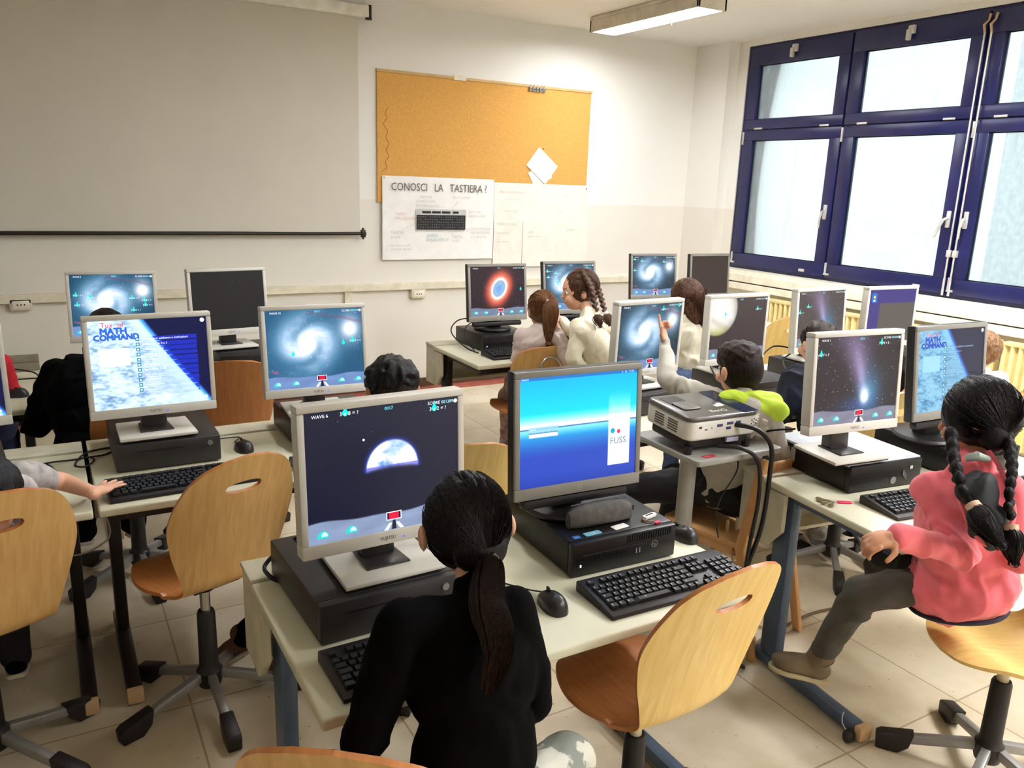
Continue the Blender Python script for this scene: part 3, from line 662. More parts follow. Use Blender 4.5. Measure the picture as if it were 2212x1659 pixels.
MB().prism(rrect(.078, .262, .01), .0902, .0909, M=T @ Matrix.Translation((.122, .0, 0))).build('glossy_sticker', mat('sticker_dark_blue', (44, 52, 74), .15), e)
V, F = text_geo('BenQ', .034); MB().add([(p[0]-.035, p[1]-.095, .0908) for p in V], F, T).build('logo', mat('logo_white', (230, 228, 220), .4), e, smooth=False)
b = MB().box((.045, -.035, .0908), (.035, .022, .0006), T).box((.062, -.025, .0908), (.022, .030, .0006), T); b.build('button_print', MATS['logo_white'], e, smooth=False)
for r in range(6):
    for c in range(2):
        pass
b = MB()
for c, (x0, n) in enumerate(((-.06, 6), (.02, 9))):
    for r in range(5): b.box((-.1655, x0+.02, .018+r*.0095), (.002, .055, .0035), T)
b.build('side_vents', mat('vent_dark', (60, 56, 50), .6), e)
b = MB()
for x, z, w_, h_ in ((-.115, .052, .012, .007), (-.088, .042, .010, .004), (-.062, .046, .004, .004)): b.box((x, -.1355, z), (w_, .002, h_), T)
b.build('port_small', M_BLK, e)
for x, z, w_ in ((-.025, .052, .026), (.018, .038, .022), (.022, .056, .030), (.062, .056, .022)): MB().box((x, -.1355, z), (w_, .003, .011), T).build('port', mat('port_blue', (60, 70, 120), .4), e, .002)
b = MB()
for i in range(3):
    for j in range(3): b.box((.128+i*.010, -.1355, .030+j*.013+(i % 2)*.005), (.004, .002, .005), T)
b.build('speaker_holes', M_BLK, e)
MB().box((.05, -.125, -.012), (.055, .012, .016), T).build('barcode_label', mat('label_lilac', (200, 200, 226), .5), e)
for lb, P, r in (('thick black cable plugged into the back of the projector', [(2.03, 1.925, .955), (2.07, 1.86, .95), (2.10, 1.82, .90), (2.105, 1.815, .80), (2.10, 1.82, .60), (2.06, 1.84, .40), (2.03, 1.86, .10), (2.1, 1.9, .009)], .0085),
                 ('black power cable hanging in a loop from under the projector', [(1.96, 1.93, .885), (2.02, 1.87, .885), (2.06, 1.83, .84), (2.07, 1.82, .70), (2.06, 1.83, .50), (2.07, 1.85, .10), (2.14, 1.86, .008)], .0075),
                 ('thin black cable curving out toward the front desk from the projector stand', [(2.20, 2.08, .80), (2.06, 1.92, .79), (1.97, 1.90, .70), (1.96, 1.90, .62), (2.0, 1.92, .54)], .0028)):
    cable(lb, P, r, group='cables of the projector')
# crumpled clear plastic bag at the right of the projector
def crumple(name, label, cat, c, r, m, seed=1, amp=.5, n=40, flat=.5):
    V = []; F = []; nu, nv = n, n//2
    for j in range(nv+1):
        for i in range(nu):
            a = 2*pi*i/nu; ph = -pi/2+pi*j/nv; V.append((cos(ph)*cos(a), cos(ph)*sin(a), sin(ph)))
    A = np.array(V); nz = vnoise(A*5, seed)*amp+vnoise(A*13, seed+1)*amp*.5; A = A*(1+nz[:, None])
    V = [(p[0]*r[0], p[1]*r[1], max(p[2]*r[2], -r[2]*flat)) for p in A]
    for j in range(nv):
        for i in range(nu): i2 = (i+1) % nu; F.append((j*nu+i, j*nu+i2, (j+1)*nu+i2, (j+1)*nu+i))
    o = MB().add(V, F).build(name, m); o.location = c; return tag(o, label, cat)
def plastic():
    m = mat('clear_plastic', (236, 232, 222), .25, var=.02); b = m.node_tree.nodes['Principled BSDF']
    b.inputs['Alpha'].default_value = .72; b.inputs['Transmission Weight'].default_value = .2; return m
crumple('plastic_bag', 'crumpled clear plastic bag on the stand, right of the projector', 'bag', (2.20, 2.03, .905), (.055, .075, .055), plastic(), 3, .55)

# ------------------------------------------------------------ small technology builders
M_PCB = mat('pc_black', (18, 16, 17), .38, var=.1); M_PCG = mat('pc_dark_grey', (50, 46, 46), .42, var=.08); M_SIL = mat('pc_silver', (196, 200, 206), .4)
def logo_disc(parent, p, r, m, txt=None, ts=.01):
    "small round emblem standing on the front face (facing -y)"
    b = MB(); n = 24
    for k in range(n):
        a0, a1 = 2*pi*k/n, 2*pi*(k+1)/n
        b.add([(p[0]+q*cos(a), p[1], p[2]+q*sin(a)) for a, q in ((a0, r), (a1, r), (a1, r*.86), (a0, r*.86))], [(0, 1, 2, 3)])
    if txt:
        V, F = text_geo(txt, ts, 'CENTER'); b.add([(p[0]+v[0], p[1], p[2]+v[1]-ts*.28) for v in V], F)
    return b.build('logo', m, parent, smooth=False)
def pc(kind, x, y, rz, label, z=DZ, w=.34, d=.37, h=.10, nofront=False):
    "desktop computer lying flat; origin at the middle of its front bottom edge"
    e = thing('desktop_computer', label, 'computer', (x, y, z), rz, 'flat desktop computers under the screens')
    m = M_PCB if kind != 'fujitsu' else M_PCG
    MB().span((-w/2, .012, .006), (w/2, d, h)).build('case', m, e, .004)
    if kind == 'dell':
        MB().span((-w/2-.001, .0, h-.006), (w/2+.001, d+.001, h+.004)).build('top_cover', M_SIL, e, .003)
    for sx in (-w/2+.04, w/2-.04):
        for yy in (.05, d-.05): MB().cyl((sx, yy, 0), (sx, yy, .008), .014, n=12).build('rubber_foot', M_BLK, e)
    f = MB().span((-w/2, -.012, .004), (w/2, .014, h-.001)).build('front_panel', m, e, .006)
    if kind == 'hp':
        b = MB()
        for k in range(38): b.box((-w/2+.022+k*.008, -.0128, h-.016 if k > 18 else h-.05), (.003, .002, .022 if k > 18 else .008))
        b.build('vent_slots', mat('vent_black', (8, 8, 8), .6), f)
        MB().box((-w/2+.13, -.0125, h-.038), (.20, .002, .0015)).build('drive_slot', MATS['pc_dark_grey'], f)
        logo_disc(f, (w/2-.075, -.0132, h-.046), .0105, mat('logo_silver', (180, 178, 172), .3, .5), 'hp', .014)
        for k in range(2): MB().box((w/2-.135+k*.010, -.0128, .045), (.004, .002, .014)).build('usb_port', MATS['logo_silver'], f)
        MB().box((-w/2+.026, -.0128, .034), (.0035, .002, .007)).build('power_light', emit('led_white', (235, 240, 255), 1.2), f)
    elif kind == 'dell':
        MB().span((-w/2+.004, -.0135, h*.45), (w/2-.115, -.011, h*.47)).build('drive_slot', mat('vent_black', (8, 8, 8), .6), f)
        MB().lathe([(.0, 0), (.013, 0), (.013, .002), (0, .002)], n=20).build('x', M_BLK).data
        bpy.data.objects.remove(bpy.data.objects['x'])
        b = MB(); b.add([(.018*cos(2*pi*k/24)*.75+.035, -.0138, .030+.0135*sin(2*pi*k/24)) for k in range(24)], [tuple(range(24))]); b.build('logo', mat('logo_grey', (150, 148, 144), .3, .4), f, smooth=False)
        MB().box((w/2-.055, -.0138, h-.030), (.014, .002, .012)).build('power_button', mat('button_light', (200, 204, 206), .3), f, .002)
        for k in range(3): MB().box((.080+k*.007, -.0138, .052-k*.008), (.004, .002, .020)).build('usb_port', MATS['logo_grey'], f)
        for k in range(3): MB().span((-w/2-.001, d-.115+k*.030, .030), (-w/2+.001, d-.092+k*.030, .082)).build('side_label', mat('sticker_pale', (190, 190, 184), .5), e)
    else:
        MB().lathe([(0, 0), (.009, 0), (.009, .004), (0, .004)], n=16).v
        MB().cyl((w/2-.036, -.016, h-.026), (w/2-.036, -.010, h-.026), .009, n=18).build('power_button', mat('button_silver', (170, 168, 162), .3, .6), f)
        MB().box((-.03, -.0128, h-.030), (.15, .002, .003)).build('drive_slot', mat('vent_black', (8, 8, 8), .6), f)
    return e

M_BEZ = mat('bezel_light_grey', (206, 202, 192), .42, var=.02); M_BEZD = mat('bezel_silver', (134, 130, 122), .38, var=.03)
M_STDW = mat('stand_light_grey', (212, 208, 198), .4, var=.02); M_STDK = mat('stand_dark', (58, 54, 52), .35)
def monitor(kind, x, y, z, yaw, tilt, label, screen, base_z, W=.405, H=.350, sv=None):
    "x,y,z: middle of the lower front edge of the panel; the foot stands at base_z"
    e = thing('monitor', label, 'monitor', (x, y, base_z), yaw, 'nineteen inch computer screens')
    T = Matrix.Translation((0, 0, z-base_z)) @ Matrix.Rotation(-tilt, 4, 'X')
    bz = M_BEZ if kind == 'fujitsu' else M_BEZD
    bs, bt, bb = .0165, .017, .033; D = .044
    b = MB()
    for a, c in (((-W/2, 0, 0), (W/2, D, bb)), ((-W/2, 0, H-bt), (W/2, D, H)), ((-W/2, 0, bb), (-W/2+bs, D, H-bt)), ((W/2-bs, 0, bb), (W/2, D, H-bt))):
        b.box([(a[i]+c[i])/2 for i in range(3)], [c[i]-a[i] for i in range(3)], T)
    b.build('bezel', bz, e, .0035 if kind == 'fujitsu' else .003)
    if kind == 'hp': MB().box((0, D*.55, H/2), (W+.003, D*.75, H+.003), T).build('side_band', M_BLK, e, .003)
    bk = MB().box((0, D+.012, H/2+.01), (W*.78, .034, H*.72), T).box((0, D-.004, H/2), (W-.006, .012, H-.006), T)
    bk.build('back_cover', bz if kind == 'fujitsu' else M_BLK, e, .006)
    s = screen(W-2*bs, H-bt-bb); 
    so = s.build_screen('screen', e, T @ Matrix.Translation((0, .0035, bb)), sv or .80)
    if kind == 'fujitsu':
        V, F = text_geo('FUJITSU', .0125, 'CENTER'); MB().add([(p[0]*.9, -.0008, p[1]+.012) for p in V], F, T).build('logo', mat('logo_dark', (88, 86, 84), .4), e, smooth=False)
        MB().add([(W*.09, -.0008, .011), (W*.105, -.0008, .011), (W*.105, -.0008, .014), (W*.09, -.0008, .014)], [(0, 1, 2, 3)], T).build('power_light', emit('led_blue', (60, 70, 255), 1.5), e, smooth=False)
        zb = base_z
        foot = MB(); foot.prism([(-.125, -.055), (.125, -.055), (.118, .155), (-.118, .155)], .004, .016)
        foot.build('stand_foot', M_STDW, e, .004)
        MB().prism([(-.122, -.050), (.122, -.050), (.115, .15), (-.115, .15)], .0, .005).build('foot_pad', M_BLK, e)
        MB().prism([(-.055, -.005), (.055, -.005), (.048, .11), (-.048, .11)], .016, .021).build('hinge_cover', M_STDK, e, .002)
        hh = z-base_z+.12
        n = MB(); V = []; 
        n.prism([(.055, .018), (.105, .018), (.110, hh), (.070, hh)], -.042, .042, axis=0); n.build('stand_neck', M_STDK, e, .008)
    else:
        logo_disc(e, (T @ Vector((0, -.0012, .016))), .0085, mat('logo_silver', (180, 178, 172), .3, .5), 'hp', .011)
        MB().lathe([(0, 0), (.118, 0), (.120, .006), (.112, .014), (.06, .020), (0, .022)], (0, .085, 0), 36).build('stand_foot', M_BLK, e)
        hh = z-base_z+.12
        MB().prism([(.055, .018), (.115, .018), (.110, hh), (.062, hh)], -.05, .05, axis=0).build('stand_neck', M_BLK, e, .008)
        MB().box((0, .028, -.019), (W*.84, .034, .030), T).build('speaker_bar', M_BLK, e, .010)
    return e

M_KEY = mat('key_black', (26, 24, 25), .42, var=.1); M_KBD = mat('keyboard_black', (38, 34, 35), .45)
M_KLG = mat('key_legend', (170, 168, 164), .6)
def key_layout():
    "list of (x, y, w) in key units from lower left"
    K = []
    row = lambda y, ws, x0=0: [K.append((x0+sum(ws[:i])+w_/2, y, w_)) for i, w_ in enumerate(ws) if w_ > 0]
    row(0, [1.3, 1.2, 1.3, 6.2, 1.3, 1.2, 1.2, 1.3])
    row(1, [1.3]+[1]*11+[2.7]); row(2, [1.8]+[1]*12+[1.2]); row(3, [1.5]+[1]*12+[1.5]); row(4, [1]*13+[2])
    K2 = [(.5, 5.35, 1)]+[(2.5+i+.5*(i//4)*1.0, 5.35, 1) for i in range(12)]; K.extend(K2)
    for i in range(3): K.append((15.9+i, 4, 1)); K.append((15.9+i, 3, 1)); K.append((15.9+i, 0, 1)); K.append((15.9+i, 5.35, 1))
    K.append((16.9, 1, 1))
    for r in range(5):
        for c in range(4):
            if (r == 0 and c == 1): continue
            if c == 3 and r in (0, 2): continue
            K.append((19.4+c+(.5 if r == 0 and c == 0 else 0), r, 2 if r == 0 and c == 0 else 1))
    return K
KEYS = key_layout()
def keyboard(x, y, rz, label, individual=False, z=DZ, grey=False, cord=None):
    e = thing('keyboard', label, 'keyboard', (x, y, z), rz, 'black computer keyboards')
    W, D = .455, .165; T = Matrix.Rotation(rad(4.5), 4, 'X')
    m = M_KBD if not grey else mat('keyboard_grey', (62, 58, 56), .5)
    b = MB().prism([(-D/2, .0), (D/2, .0), (D/2, .028), (D/2-.02, .031), (-D/2, .012)], -W/2, W/2, axis=0); b.build('body', m, e, .004)
    U = .0192; x0 = -W/2+.011; y0 = -D/2+.030
    def kp(k): return (x0+k[0]*U, y0+k[1]*U*.98, .0125+(k[1]*U+.03)*.115+.003)
    kk = MATS['key_black']
    cache = {}
    lay = KEYS
    blk = {'letter_keys': MB(), 'navigation_keys': MB(), 'number_keys': MB()}
    for i, k in enumerate(lay):
        px, py, pz = kp(k); kw = k[2]*U-.0028
        if individual and i < 100:
            key = round(k[2], 2)
            if key not in cache:
                q = MB(); q.add([(a*kw/2*s, c*.0082*s, h) for h, s in ((0, 1), (.0065, .80)) for a, c in ((-1, -1), (1, -1), (1, 1), (-1, 1))], [(3, 2, 1, 0), (4, 5, 6, 7), (0, 1, 5, 4), (1, 2, 6, 5), (2, 3, 7, 6), (3, 0, 4, 7)])
                q.box((-kw*.22, .001, .0067), (.0035, .0042, .0003))
                o = q.build('key', kk, e, smooth=False); o.data.materials.append(M_KLG)
                for p in o.data.polygons[6:]: p.material_index = 1
                cache[key] = o
            else:
                o = cache[key].copy(); COL.objects.link(o)
            o.location = (px, py, pz); o.rotation_euler = (rad(6.6), 0, 0)
        else:
            g = blk['letter_keys' if k[0] < 15.3 else 'navigation_keys' if k[0] < 18.8 else 'number_keys']
            TT = Matrix.Translation((px, py, pz)) @ Matrix.Rotation(rad(6.6), 4, 'X')
            g.add([(a*kw/2*s, c*.0082*s, h) for h, s in ((0, 1), (.0065, .80)) for a, c in ((-1, -1), (1, -1), (1, 1), (-1, 1))], [(3, 2, 1, 0), (4, 5, 6, 7), (0, 1, 5, 4), (1, 2, 6, 5), (2, 3, 7, 6), (3, 0, 4, 7)], TT)
    for nm, g in blk.items():
        if g.v:
            o = g.build(nm, kk, e, smooth=False); o['kind'] = 'stuff'
    if cord: cable(None, cord, .0022, M_CBL, 'cord', e, off=(0, 0, 0))
    return e
M_MOU = mat('mouse_black', (44, 40, 40), .35)
def mouse(x, y, rz, label, cord=None, z=DZ, body=None):
    e = thing('mouse', label, 'mouse', (x, y, z), rz, 'black computer mice')
    V = []; F = []; nu, nv = 28, 12
    for j in range(nv+1):
        ph = (pi/2)*j/nv
        for i in range(nu):
            a = 2*pi*i/nu; sx = .031-.002*cos(a)*0; X = abs(cos(a))**.8*(1 if cos(a) > 0 else -1); Y = abs(sin(a))**.8*(1 if sin(a) > 0 else -1)
            V.append((sx*X*cos(ph)**.6 if j < nv else 0, .055*Y*(cos(ph)**.6) if j < nv else 0, .036*sin(ph)*(1-.18*Y)))
    for j in range(nv):
        for i in range(nu): i2 = (i+1) % nu; F.append((j*nu+i, j*nu+i2, (j+1)*nu+i2, (j+1)*nu+i))
    F.append(tuple(range(nu))[::-1]); MB().add(V, F).build('shell', M_MOU, e)
    MB().tube([(0, .050, .012), (0, .034, .030), (0, .012, .0365)], .0012, 6).build('button_gap', mat('gap_black', (8, 8, 8), .6), e)
    MB().ell((0, .028, .033), (.004, .010, .006)).build('wheel', M_BLK, e)
    if cord: 
        c, s = cos(-rz), sin(-rz); P = [(0, .052, .012)]+[((p[0]-x)*c-(p[1]-y)*s, (p[0]-x)*s+(p[1]-y)*c, p[2]-z) for p in cord]
        MB().tube(smooth_path(P), .0020, 6).build('cord', M_CBL, e)
    return e
# ------------------------------------------------------------ what the screens show
def srgb2lin(A):
    A = np.clip(A, 0, 255)/255.; return np.where(A <= .04045, A/12.92, ((A+.055)/1.055)**2.4)
class Screen:
    def __init__(s, paint_fn, w, h, marks=(), nx=220, ny=170, seed=0):
        s.p, s.w, s.h, s.m, s.nx, s.ny, s.seed = paint_fn, w, h, marks, nx, ny, seed
    def build_screen(s, name, parent, T, strength):
        nx, ny = s.nx, s.ny
        U, V = np.meshgrid(np.linspace(0, 1, nx), np.linspace(0, 1, ny)); C = s.p(U, V, np.random.RandomState(s.seed))
        P = np.stack([(U-.5)*s.w, np.zeros_like(U), V*s.h], -1).reshape(-1, 3); C = srgb2lin(C.reshape(-1, 3))
        i = np.arange(nx-1)[None, :]+np.arange(ny-1)[:, None]*nx; Q = np.stack([i, i+1, i+nx+1, i+nx], -1).reshape(-1, 4)
        vs = [P]; cs = [C]; fl = [Q.reshape(-1)]; ft = [np.full(len(Q), 4)]; n = len(P); lay = 0
        for kind, x, z, size, col, *rest in s.m:
            lay += 1; yy = -.0003-.00002*lay
            if kind == 'text':
                TV, TF = text_geo(rest[0], size, rest[1] if len(rest) > 1 else 'LEFT'); TV = [(a, b) for a, b, _ in TV]
            else: TV = [(a*size, b*size) for a, b in rest[0]]; TF = [tuple(range(len(TV)))]
            if not TV: continue
            X = np.array([((x-.5)*s.w+a, yy, z*s.h+b) for a, b in TV])
            vs.append(X); cs.append(np.tile(srgb2lin(np.array(col, float)), (len(X), 1)))
            for f in TF: fl.append(np.array(f)+n); ft.append(np.array([len(f)]))
            n += len(X)
        P = np.concatenate(vs); C = np.concatenate(cs); L = np.concatenate(fl).astype(np.int32); N = np.concatenate(ft).astype(np.int32)
        M = np.array(T); P = P @ M[:3, :3].T + M[:3, 3]
        me = bpy.data.meshes.new(name); me.vertices.add(len(P)); me.vertices.foreach_set('co', P.astype(np.float32).ravel())
        me.loops.add(len(L)); me.loops.foreach_set('vertex_index', L); me.polygons.add(len(N))
        me.polygons.foreach_set('loop_start', np.concatenate([[0], np.cumsum(N)[:-1]]).astype(np.int32)); me.polygons.foreach_set('loop_total', N)
        me.update(calc_edges=True); me.validate()
        a = me.color_attributes.new('Col', 'FLOAT_COLOR', 'POINT'); a.data.foreach_set('color', np.concatenate([C, np.ones((len(C), 1))], 1).astype(np.float32).ravel())
        me.materials.append(vcol_mat('lit_pixels_%d' % int(strength*100), True, strength))
        o = bpy.data.objects.new(name, me); COL.objects.link(o); o.parent = parent; return o
def G(U, V, cx, cy, sx, sy=None, rot=0):
    sy = sy or sx; x, y = U-cx, (V-cy)*.8; c, s_ = math.cos(rot), math.sin(rot); a, b = x*c+y*s_, -x*s_+y*c
    return np.exp(-(a/sx)**2-(b/sy)**2)
def fbm(U, V, sc, seed=0):
    r = np.random.RandomState(seed); o = np.zeros_like(U); amp = 1
    for k in range(4):
        for _ in range(3):
            a = r.rand()*6.28; f = sc*(2**k)*(.7+.6*r.rand()); o += amp*np.sin((U*np.cos(a)+V*np.sin(a))*f+r.rand()*6.28+1.5*np.sin((U*np.sin(a)-V*np.cos(a))*f*.7+r.rand()*6))
        amp *= .55
    return o/5
def mixc(A, col, f): f = np.clip(f, 0, 1)[..., None]; return A*(1-f)+np.array(col, float)*f
def stars(A, U, V, rng, n=60, s=.0022, vmin=.16):
    for _ in range(n):
        x, y = rng.rand(), vmin+rng.rand()*(1-vmin); A = mixc(A, (235, 240, 255), np.exp(-(((U-x)**2+((V-y)*.8)**2)/(s*(.6+rng.rand()))**2))*(.35+.65*rng.rand()))
    return A
def moon(A, U, V, col=(112, 136, 178), h=.145):
    hz = h+.012*np.sin(U*7+1)+.006*np.sin(U*17); g = fbm(U, V*3, 14, 5)
    base = np.array(col, float)*(1+.10*g[..., None]); m = 1/(1+np.exp(-(hz-V)*500)); return A*(1-m[..., None])+base*m[..., None]
def whirl(dim=1.0, bgc=(14, 40, 66)):
    def f(U, V, rng):
        A = np.zeros(U.shape+(3,))+np.array(bgc, float)*dim
        A = mixc(A, (44, 98, 132), .55*G(U, V, .45, .55, .55, .5)+.12*fbm(U, V, 9, 2))
        cx, cy = .41, .575; x, y = (U-cx), (V-cy)*.8*1.02; c, s_ = math.cos(.5), math.sin(.5); a, b = x*c+y*s_, (-x*s_+y*c)*1.18
        r = np.sqrt(a*a+b*b)+1e-4; th = np.arctan2(b, a); n = fbm(U, V, 22, 7)
        arm = .5+.5*np.cos(2*(th+np.log(r)*2.1)+.9+.5*n)
        prof = np.exp(-(r/.33)**2.4)
        A = mixc(A, (128, 178, 212), .9*prof*arm**.6+.5*prof)
        A = mixc(A, (214, 228, 250), 1.4*prof*arm**1.8*np.exp(-(r/.30)**2)+.35*prof*np.clip(n, 0, 1))
        A = mixc(A, (170, 120, 165), .35*prof*np.clip(np.sin(th*9+r*60+n*3), 0, 1)**3*(r > .14))
        A = mixc(A, (240, 244, 255), np.exp(-(r/.12)**1.6)*1.1); A = mixc(A, (255, 255, 255), np.exp(-(r/.075)**2)*1.5)
        A = mixc(A, (190, 205, 225), .9*G(U, V, .87, .74, .12, .15)); A = mixc(A, (255, 255, 255), 1.2*G(U, V, .865, .73, .065, .065))
        A = mixc(A, (130, 60, 96), .38*np.exp(-((V-(1.02-.20*U**1.4-.008*np.sin(U*22)))/.018)**2)*(U > .42))
        A = mixc(A, (200, 80, 130), .8*G(U, V, .07, .22, .035, .012, -.3))
        A = stars(A, U, V, rng, 55, .0028); A = moon(A, U, V, (104, 130, 178)); return A
    return f
def comet(bg=(44, 36, 38), strong=1.0):
    def f(U, V, rng):
        A = np.zeros(U.shape+(3,))+np.array(bg, float); A += 5*fbm(U, V, 20, 3)[..., None]
        hx, hy = .595, .285; t = np.clip((V-hy)/(1-hy), 0, 1); cx = hx-.13*t-.05*t**2; wd = .055+.15*t
        tail = np.exp(-((U-cx)/wd)**2)*(V > hy-.04)*np.clip((V-hy+.04)/.12, 0, 1)
        A = mixc(A, (150, 128, 178), .78*tail*strong*(1-.35*t)); A = mixc(A, (212, 190, 232), .8*np.exp(-((U-cx-.01)/(wd*.42))**2)*(V > hy)*(1-t)**1.1)
        A = mixc(A, (60, 120, 160), .7*G(U, V, .66, .36, .14, .22)*(1-.2*tail)); A = mixc(A, (86, 150, 190), .6*G(U, V, .63, .30, .10, .12)); A = mixc(A, (60, 90, 170), .5*G(U, V, .5, .2, .22, .08))
        A = mixc(A, (235, 242, 255), 1.1*G(U, V, hx, hy+.03, .05, .07)); A = mixc(A, (255, 255, 255), 1.4*G(U, V, hx+.005, hy, .034, .04))
        A = stars(A, U, V, rng, 150, .0028); return moon(A, U, V, (122, 122, 140), .15)
    return f
def nebula(U, V, rng):
    A = np.zeros(U.shape+(3,))+np.array((34, 14, 22), float); n = fbm(U, V, 10, 4)
    x, y = (U-.52), (V-.55)*.8; c, s_ = math.cos(.5), math.sin(.5); a, b = x*c-y*s_, x*s_+y*c; r = np.sqrt((a/.8)**2+(b*.92)**2)+.012*n
    A = mixc(A, (150, 62, 46), np.exp(-((r-.235)/.085)**2)*.95); A = mixc(A, (222, 110, 84), np.exp(-((r-.19)/.06)**2)*.95)
    A = mixc(A, (255, 232, 222), np.exp(-((r-.15)/.034)**2)*1.05); A = mixc(A, (150, 190, 226), np.exp(-(r/.135)**6)*1.0); A = mixc(A, (96, 150, 200), np.exp(-(r/.085)**3)*.9)
    A = stars(A, U, V, rng, 45, .003); return moon(A, U, V, (104, 118, 142), .15)
def earth(U, V, rng):
    A = np.zeros(U.shape+(3,))+np.array((22, 24, 44), float)*np.array([1, 1, 1]); A = mixc(A, (8, 12, 38), .8*(1-U)*(1-V)); A = mixc(A, (34, 34, 50), .7*V*U)
    cx, cy, R = .545, .50, .172; x, y = U-cx, (V-cy)*.78; r = np.sqrt(x*x+y*y); yy = y+.0*x
    A = mixc(A, (40, 60, 190), .55*np.exp(-((r-R)/.02)**2)*(yy > -.01))
    cut = 1/(1+np.exp(-(y-.012*np.cos(x*9)+.0)*170)); m = (1/(1+np.exp((r-R)*420)))*cut
    n = fbm(U*1.2, V*1.6, 16, 8); n2 = fbm(U, V, 34, 9)
    E = np.zeros(U.shape+(3,))+np.array((120, 165, 220), float); E = mixc(E, (255, 255, 255), np.clip(.55+.9*n+.35*n2+.5*(r/R)**3, 0, 1)); E = mixc(E, (60, 110, 180), np.clip(-n2-.1, 0, 1)*.9*(r < R*.8))
    A = A*(1-m[..., None])+E*m[..., None]; A = mixc(A, (90, 90, 230), .8*m*(y < .018)); A = stars(A, U, V, rng, 6, .0018, .3)
    return moon(A, U, V, (126, 142, 172), .15)
def jupiter(U, V, rng):
    A = np.zeros(U.shape+(3,))+np.array((66, 56, 54), float); A = mixc(A, (50, 38, 40), (1-V)*.8)
    cx, cy, R = .115, .82, .345; x, y = U-cx, (V-cy)*.8; r = np.sqrt(x*x+y*y); m = 1/(1+np.exp((r-R)*300))
    t = (y+x*.45)*26+.7*fbm(U, V, 12, 2); B = np.zeros(U.shape+(3,))+np.array((226, 222, 214), float); B = mixc(B, (188, 176, 162), .6*np.clip(np.sin(t), 0, 1)); B = mixc(B, (250, 250, 248), .7*np.clip(np.sin(t*.6+1), 0, 1)); B = mixc(B, (206, 200, 110), .7*np.clip((-y-.20)*9, 0, 1)); B = B*(1-.35*(r/R)[..., None]**5)
    A = A*(1-m[..., None])+B*m[..., None]; A = stars(A, U, V, rng, 12, .002); return moon(A, U, V, (124, 124, 146), .15)
def login(U, V, rng):
    A = np.zeros(U.shape+(3,)); hz = .535
    top = np.array((0, 170, 226), float); cy = np.array((0, 214, 252), float)
    t = np.clip((V-hz)/(1-hz), 0, 1); up = top*(t**1.2)[..., None]+cy*(1-t**1.2)[..., None]; up = mixc(up, (255, 255, 255), np.clip(1-t/.30, 0, 1)**.9*1.1)
    q = np.clip((hz-V)/hz, 0, 1); dn = np.zeros(U.shape+(3,))+np.array((38, 70, 178), float); dn = mixc(dn, (30, 190, 236), np.clip(1-q/.50, 0, 1)**1.3); dn = mixc(dn, (150, 224, 246), np.clip(1-q/.16, 0, 1)); dn = mixc(dn, (22, 40, 130), .35*(q > .8)*(q-.8)*5)
    A = np.where((V > hz)[..., None], up, dn); A = mixc(A, (24, 84, 150), np.exp(-((V-hz)/.006)**2)); A = mixc(A, (28, 110, 190), (V > .972)*1.)
    p = (U > .752)*(U < .945)*1.; A = mixc(A, (255, 255, 255), p*(V < .60)*(V > .11)); A = mixc(A, (190, 240, 252), p*np.clip((V-.60)*50, 0, 1)*np.clip(1-(V-.60)/.22, 0, 1)*.9)
    b = (U > .07)*(U < .315); A = mixc(A, (150, 200, 232), b*(V > .50)*(V < .555)*.8); A = mixc(A, (120, 160, 190), b*(V > .455)*(V < .50)*.9); A = mixc(A, (250, 253, 255), (U > .075)*(U < .31)*(V > .460)*(V < .490)*1.); return A
def menu(dull=False):
    def f(U, V, rng):
        A = np.zeros(U.shape+(3,))+(np.array((8, 12, 60)) if not dull else np.array((36, 36, 60))).astype(float); n = fbm(U*.9, V*1.8, 16, 11)+.6*fbm(U*2, V*4, 30, 12)
        e = .44+.56*((1-V)**1.05); d = e-U
        rock = np.zeros(U.shape+(3,))+np.array((150, 190, 222), float); rock = mixc(rock, (236, 246, 255), .5+.5*n); rock = mixc(rock, (96, 130, 172), np.clip(-n-.05, 0, 1)*.9*(U < .5)); rock = mixc(rock, (206, 236, 255), np.exp(-(d/.14)**2))
        if dull: rock = rock*np.array((.62, .80, .86))
        m = 1/(1+np.exp(-d*260)); A = A*(1-m[..., None])+rock*m[..., None]; A = mixc(A, (70, 160, 255) if not dull else (50, 90, 200), np.exp(-(d/.022)**2)*.9)
        k = ((V*23.2) % 1); bars = (U > .40)*(U < .905)*(V > .12)*(V < .80)*(((.80-V)/.0583 % 1) < .84)
        A = mixc(A, (24, 44, 190) if not dull else (60, 90, 130), bars*np.where(d > .02, .10 if not dull else .22, .85 if not dull else 0.)); A = mixc(A, (252, 254, 255) if not dull else (150, 200, 214), (U > .07)*(U < .325)*(V > .49)*(V < .685)*.96); return A
    return f
def blank(c):
    return lambda U, V, rng: np.zeros(U.shape+(3,))+np.array(c, float)
def blue_corner(U, V, rng):
    A = np.zeros(U.shape+(3,))+np.array((84, 78, 74), float); m = (V > .735)*1. + (U < .235)*1.; return mixc(A, (56, 48, 118), np.clip(m, 0, 1))
CY = (0, 226, 210); WH = (250, 252, 255)
def flame(u, v, s=.010, col=CY):
    return [('poly', u, v, s, col, [(-.55, -.4), (0, -.75), (.55, -.4), (.65, .1), (.3, .6), (.1, 1.7), (0, .8), (-.15, 1.5), (-.3, .6), (-.65, .1)])]
def igloo(u, v, s=.013): return [('poly', u, v, s, (40, 200, 196), [(-1.1, -.5), (1.1, -.5), (.95, .3), (.3, .8), (-.3, .75), (-.9, .2)]), ('poly', u+.01, v+.004, s*.6, (190, 250, 240), [(-1.0, -.5), (1.1, -.5), (.8, .4), (0, .9), (-.7, .4)])]
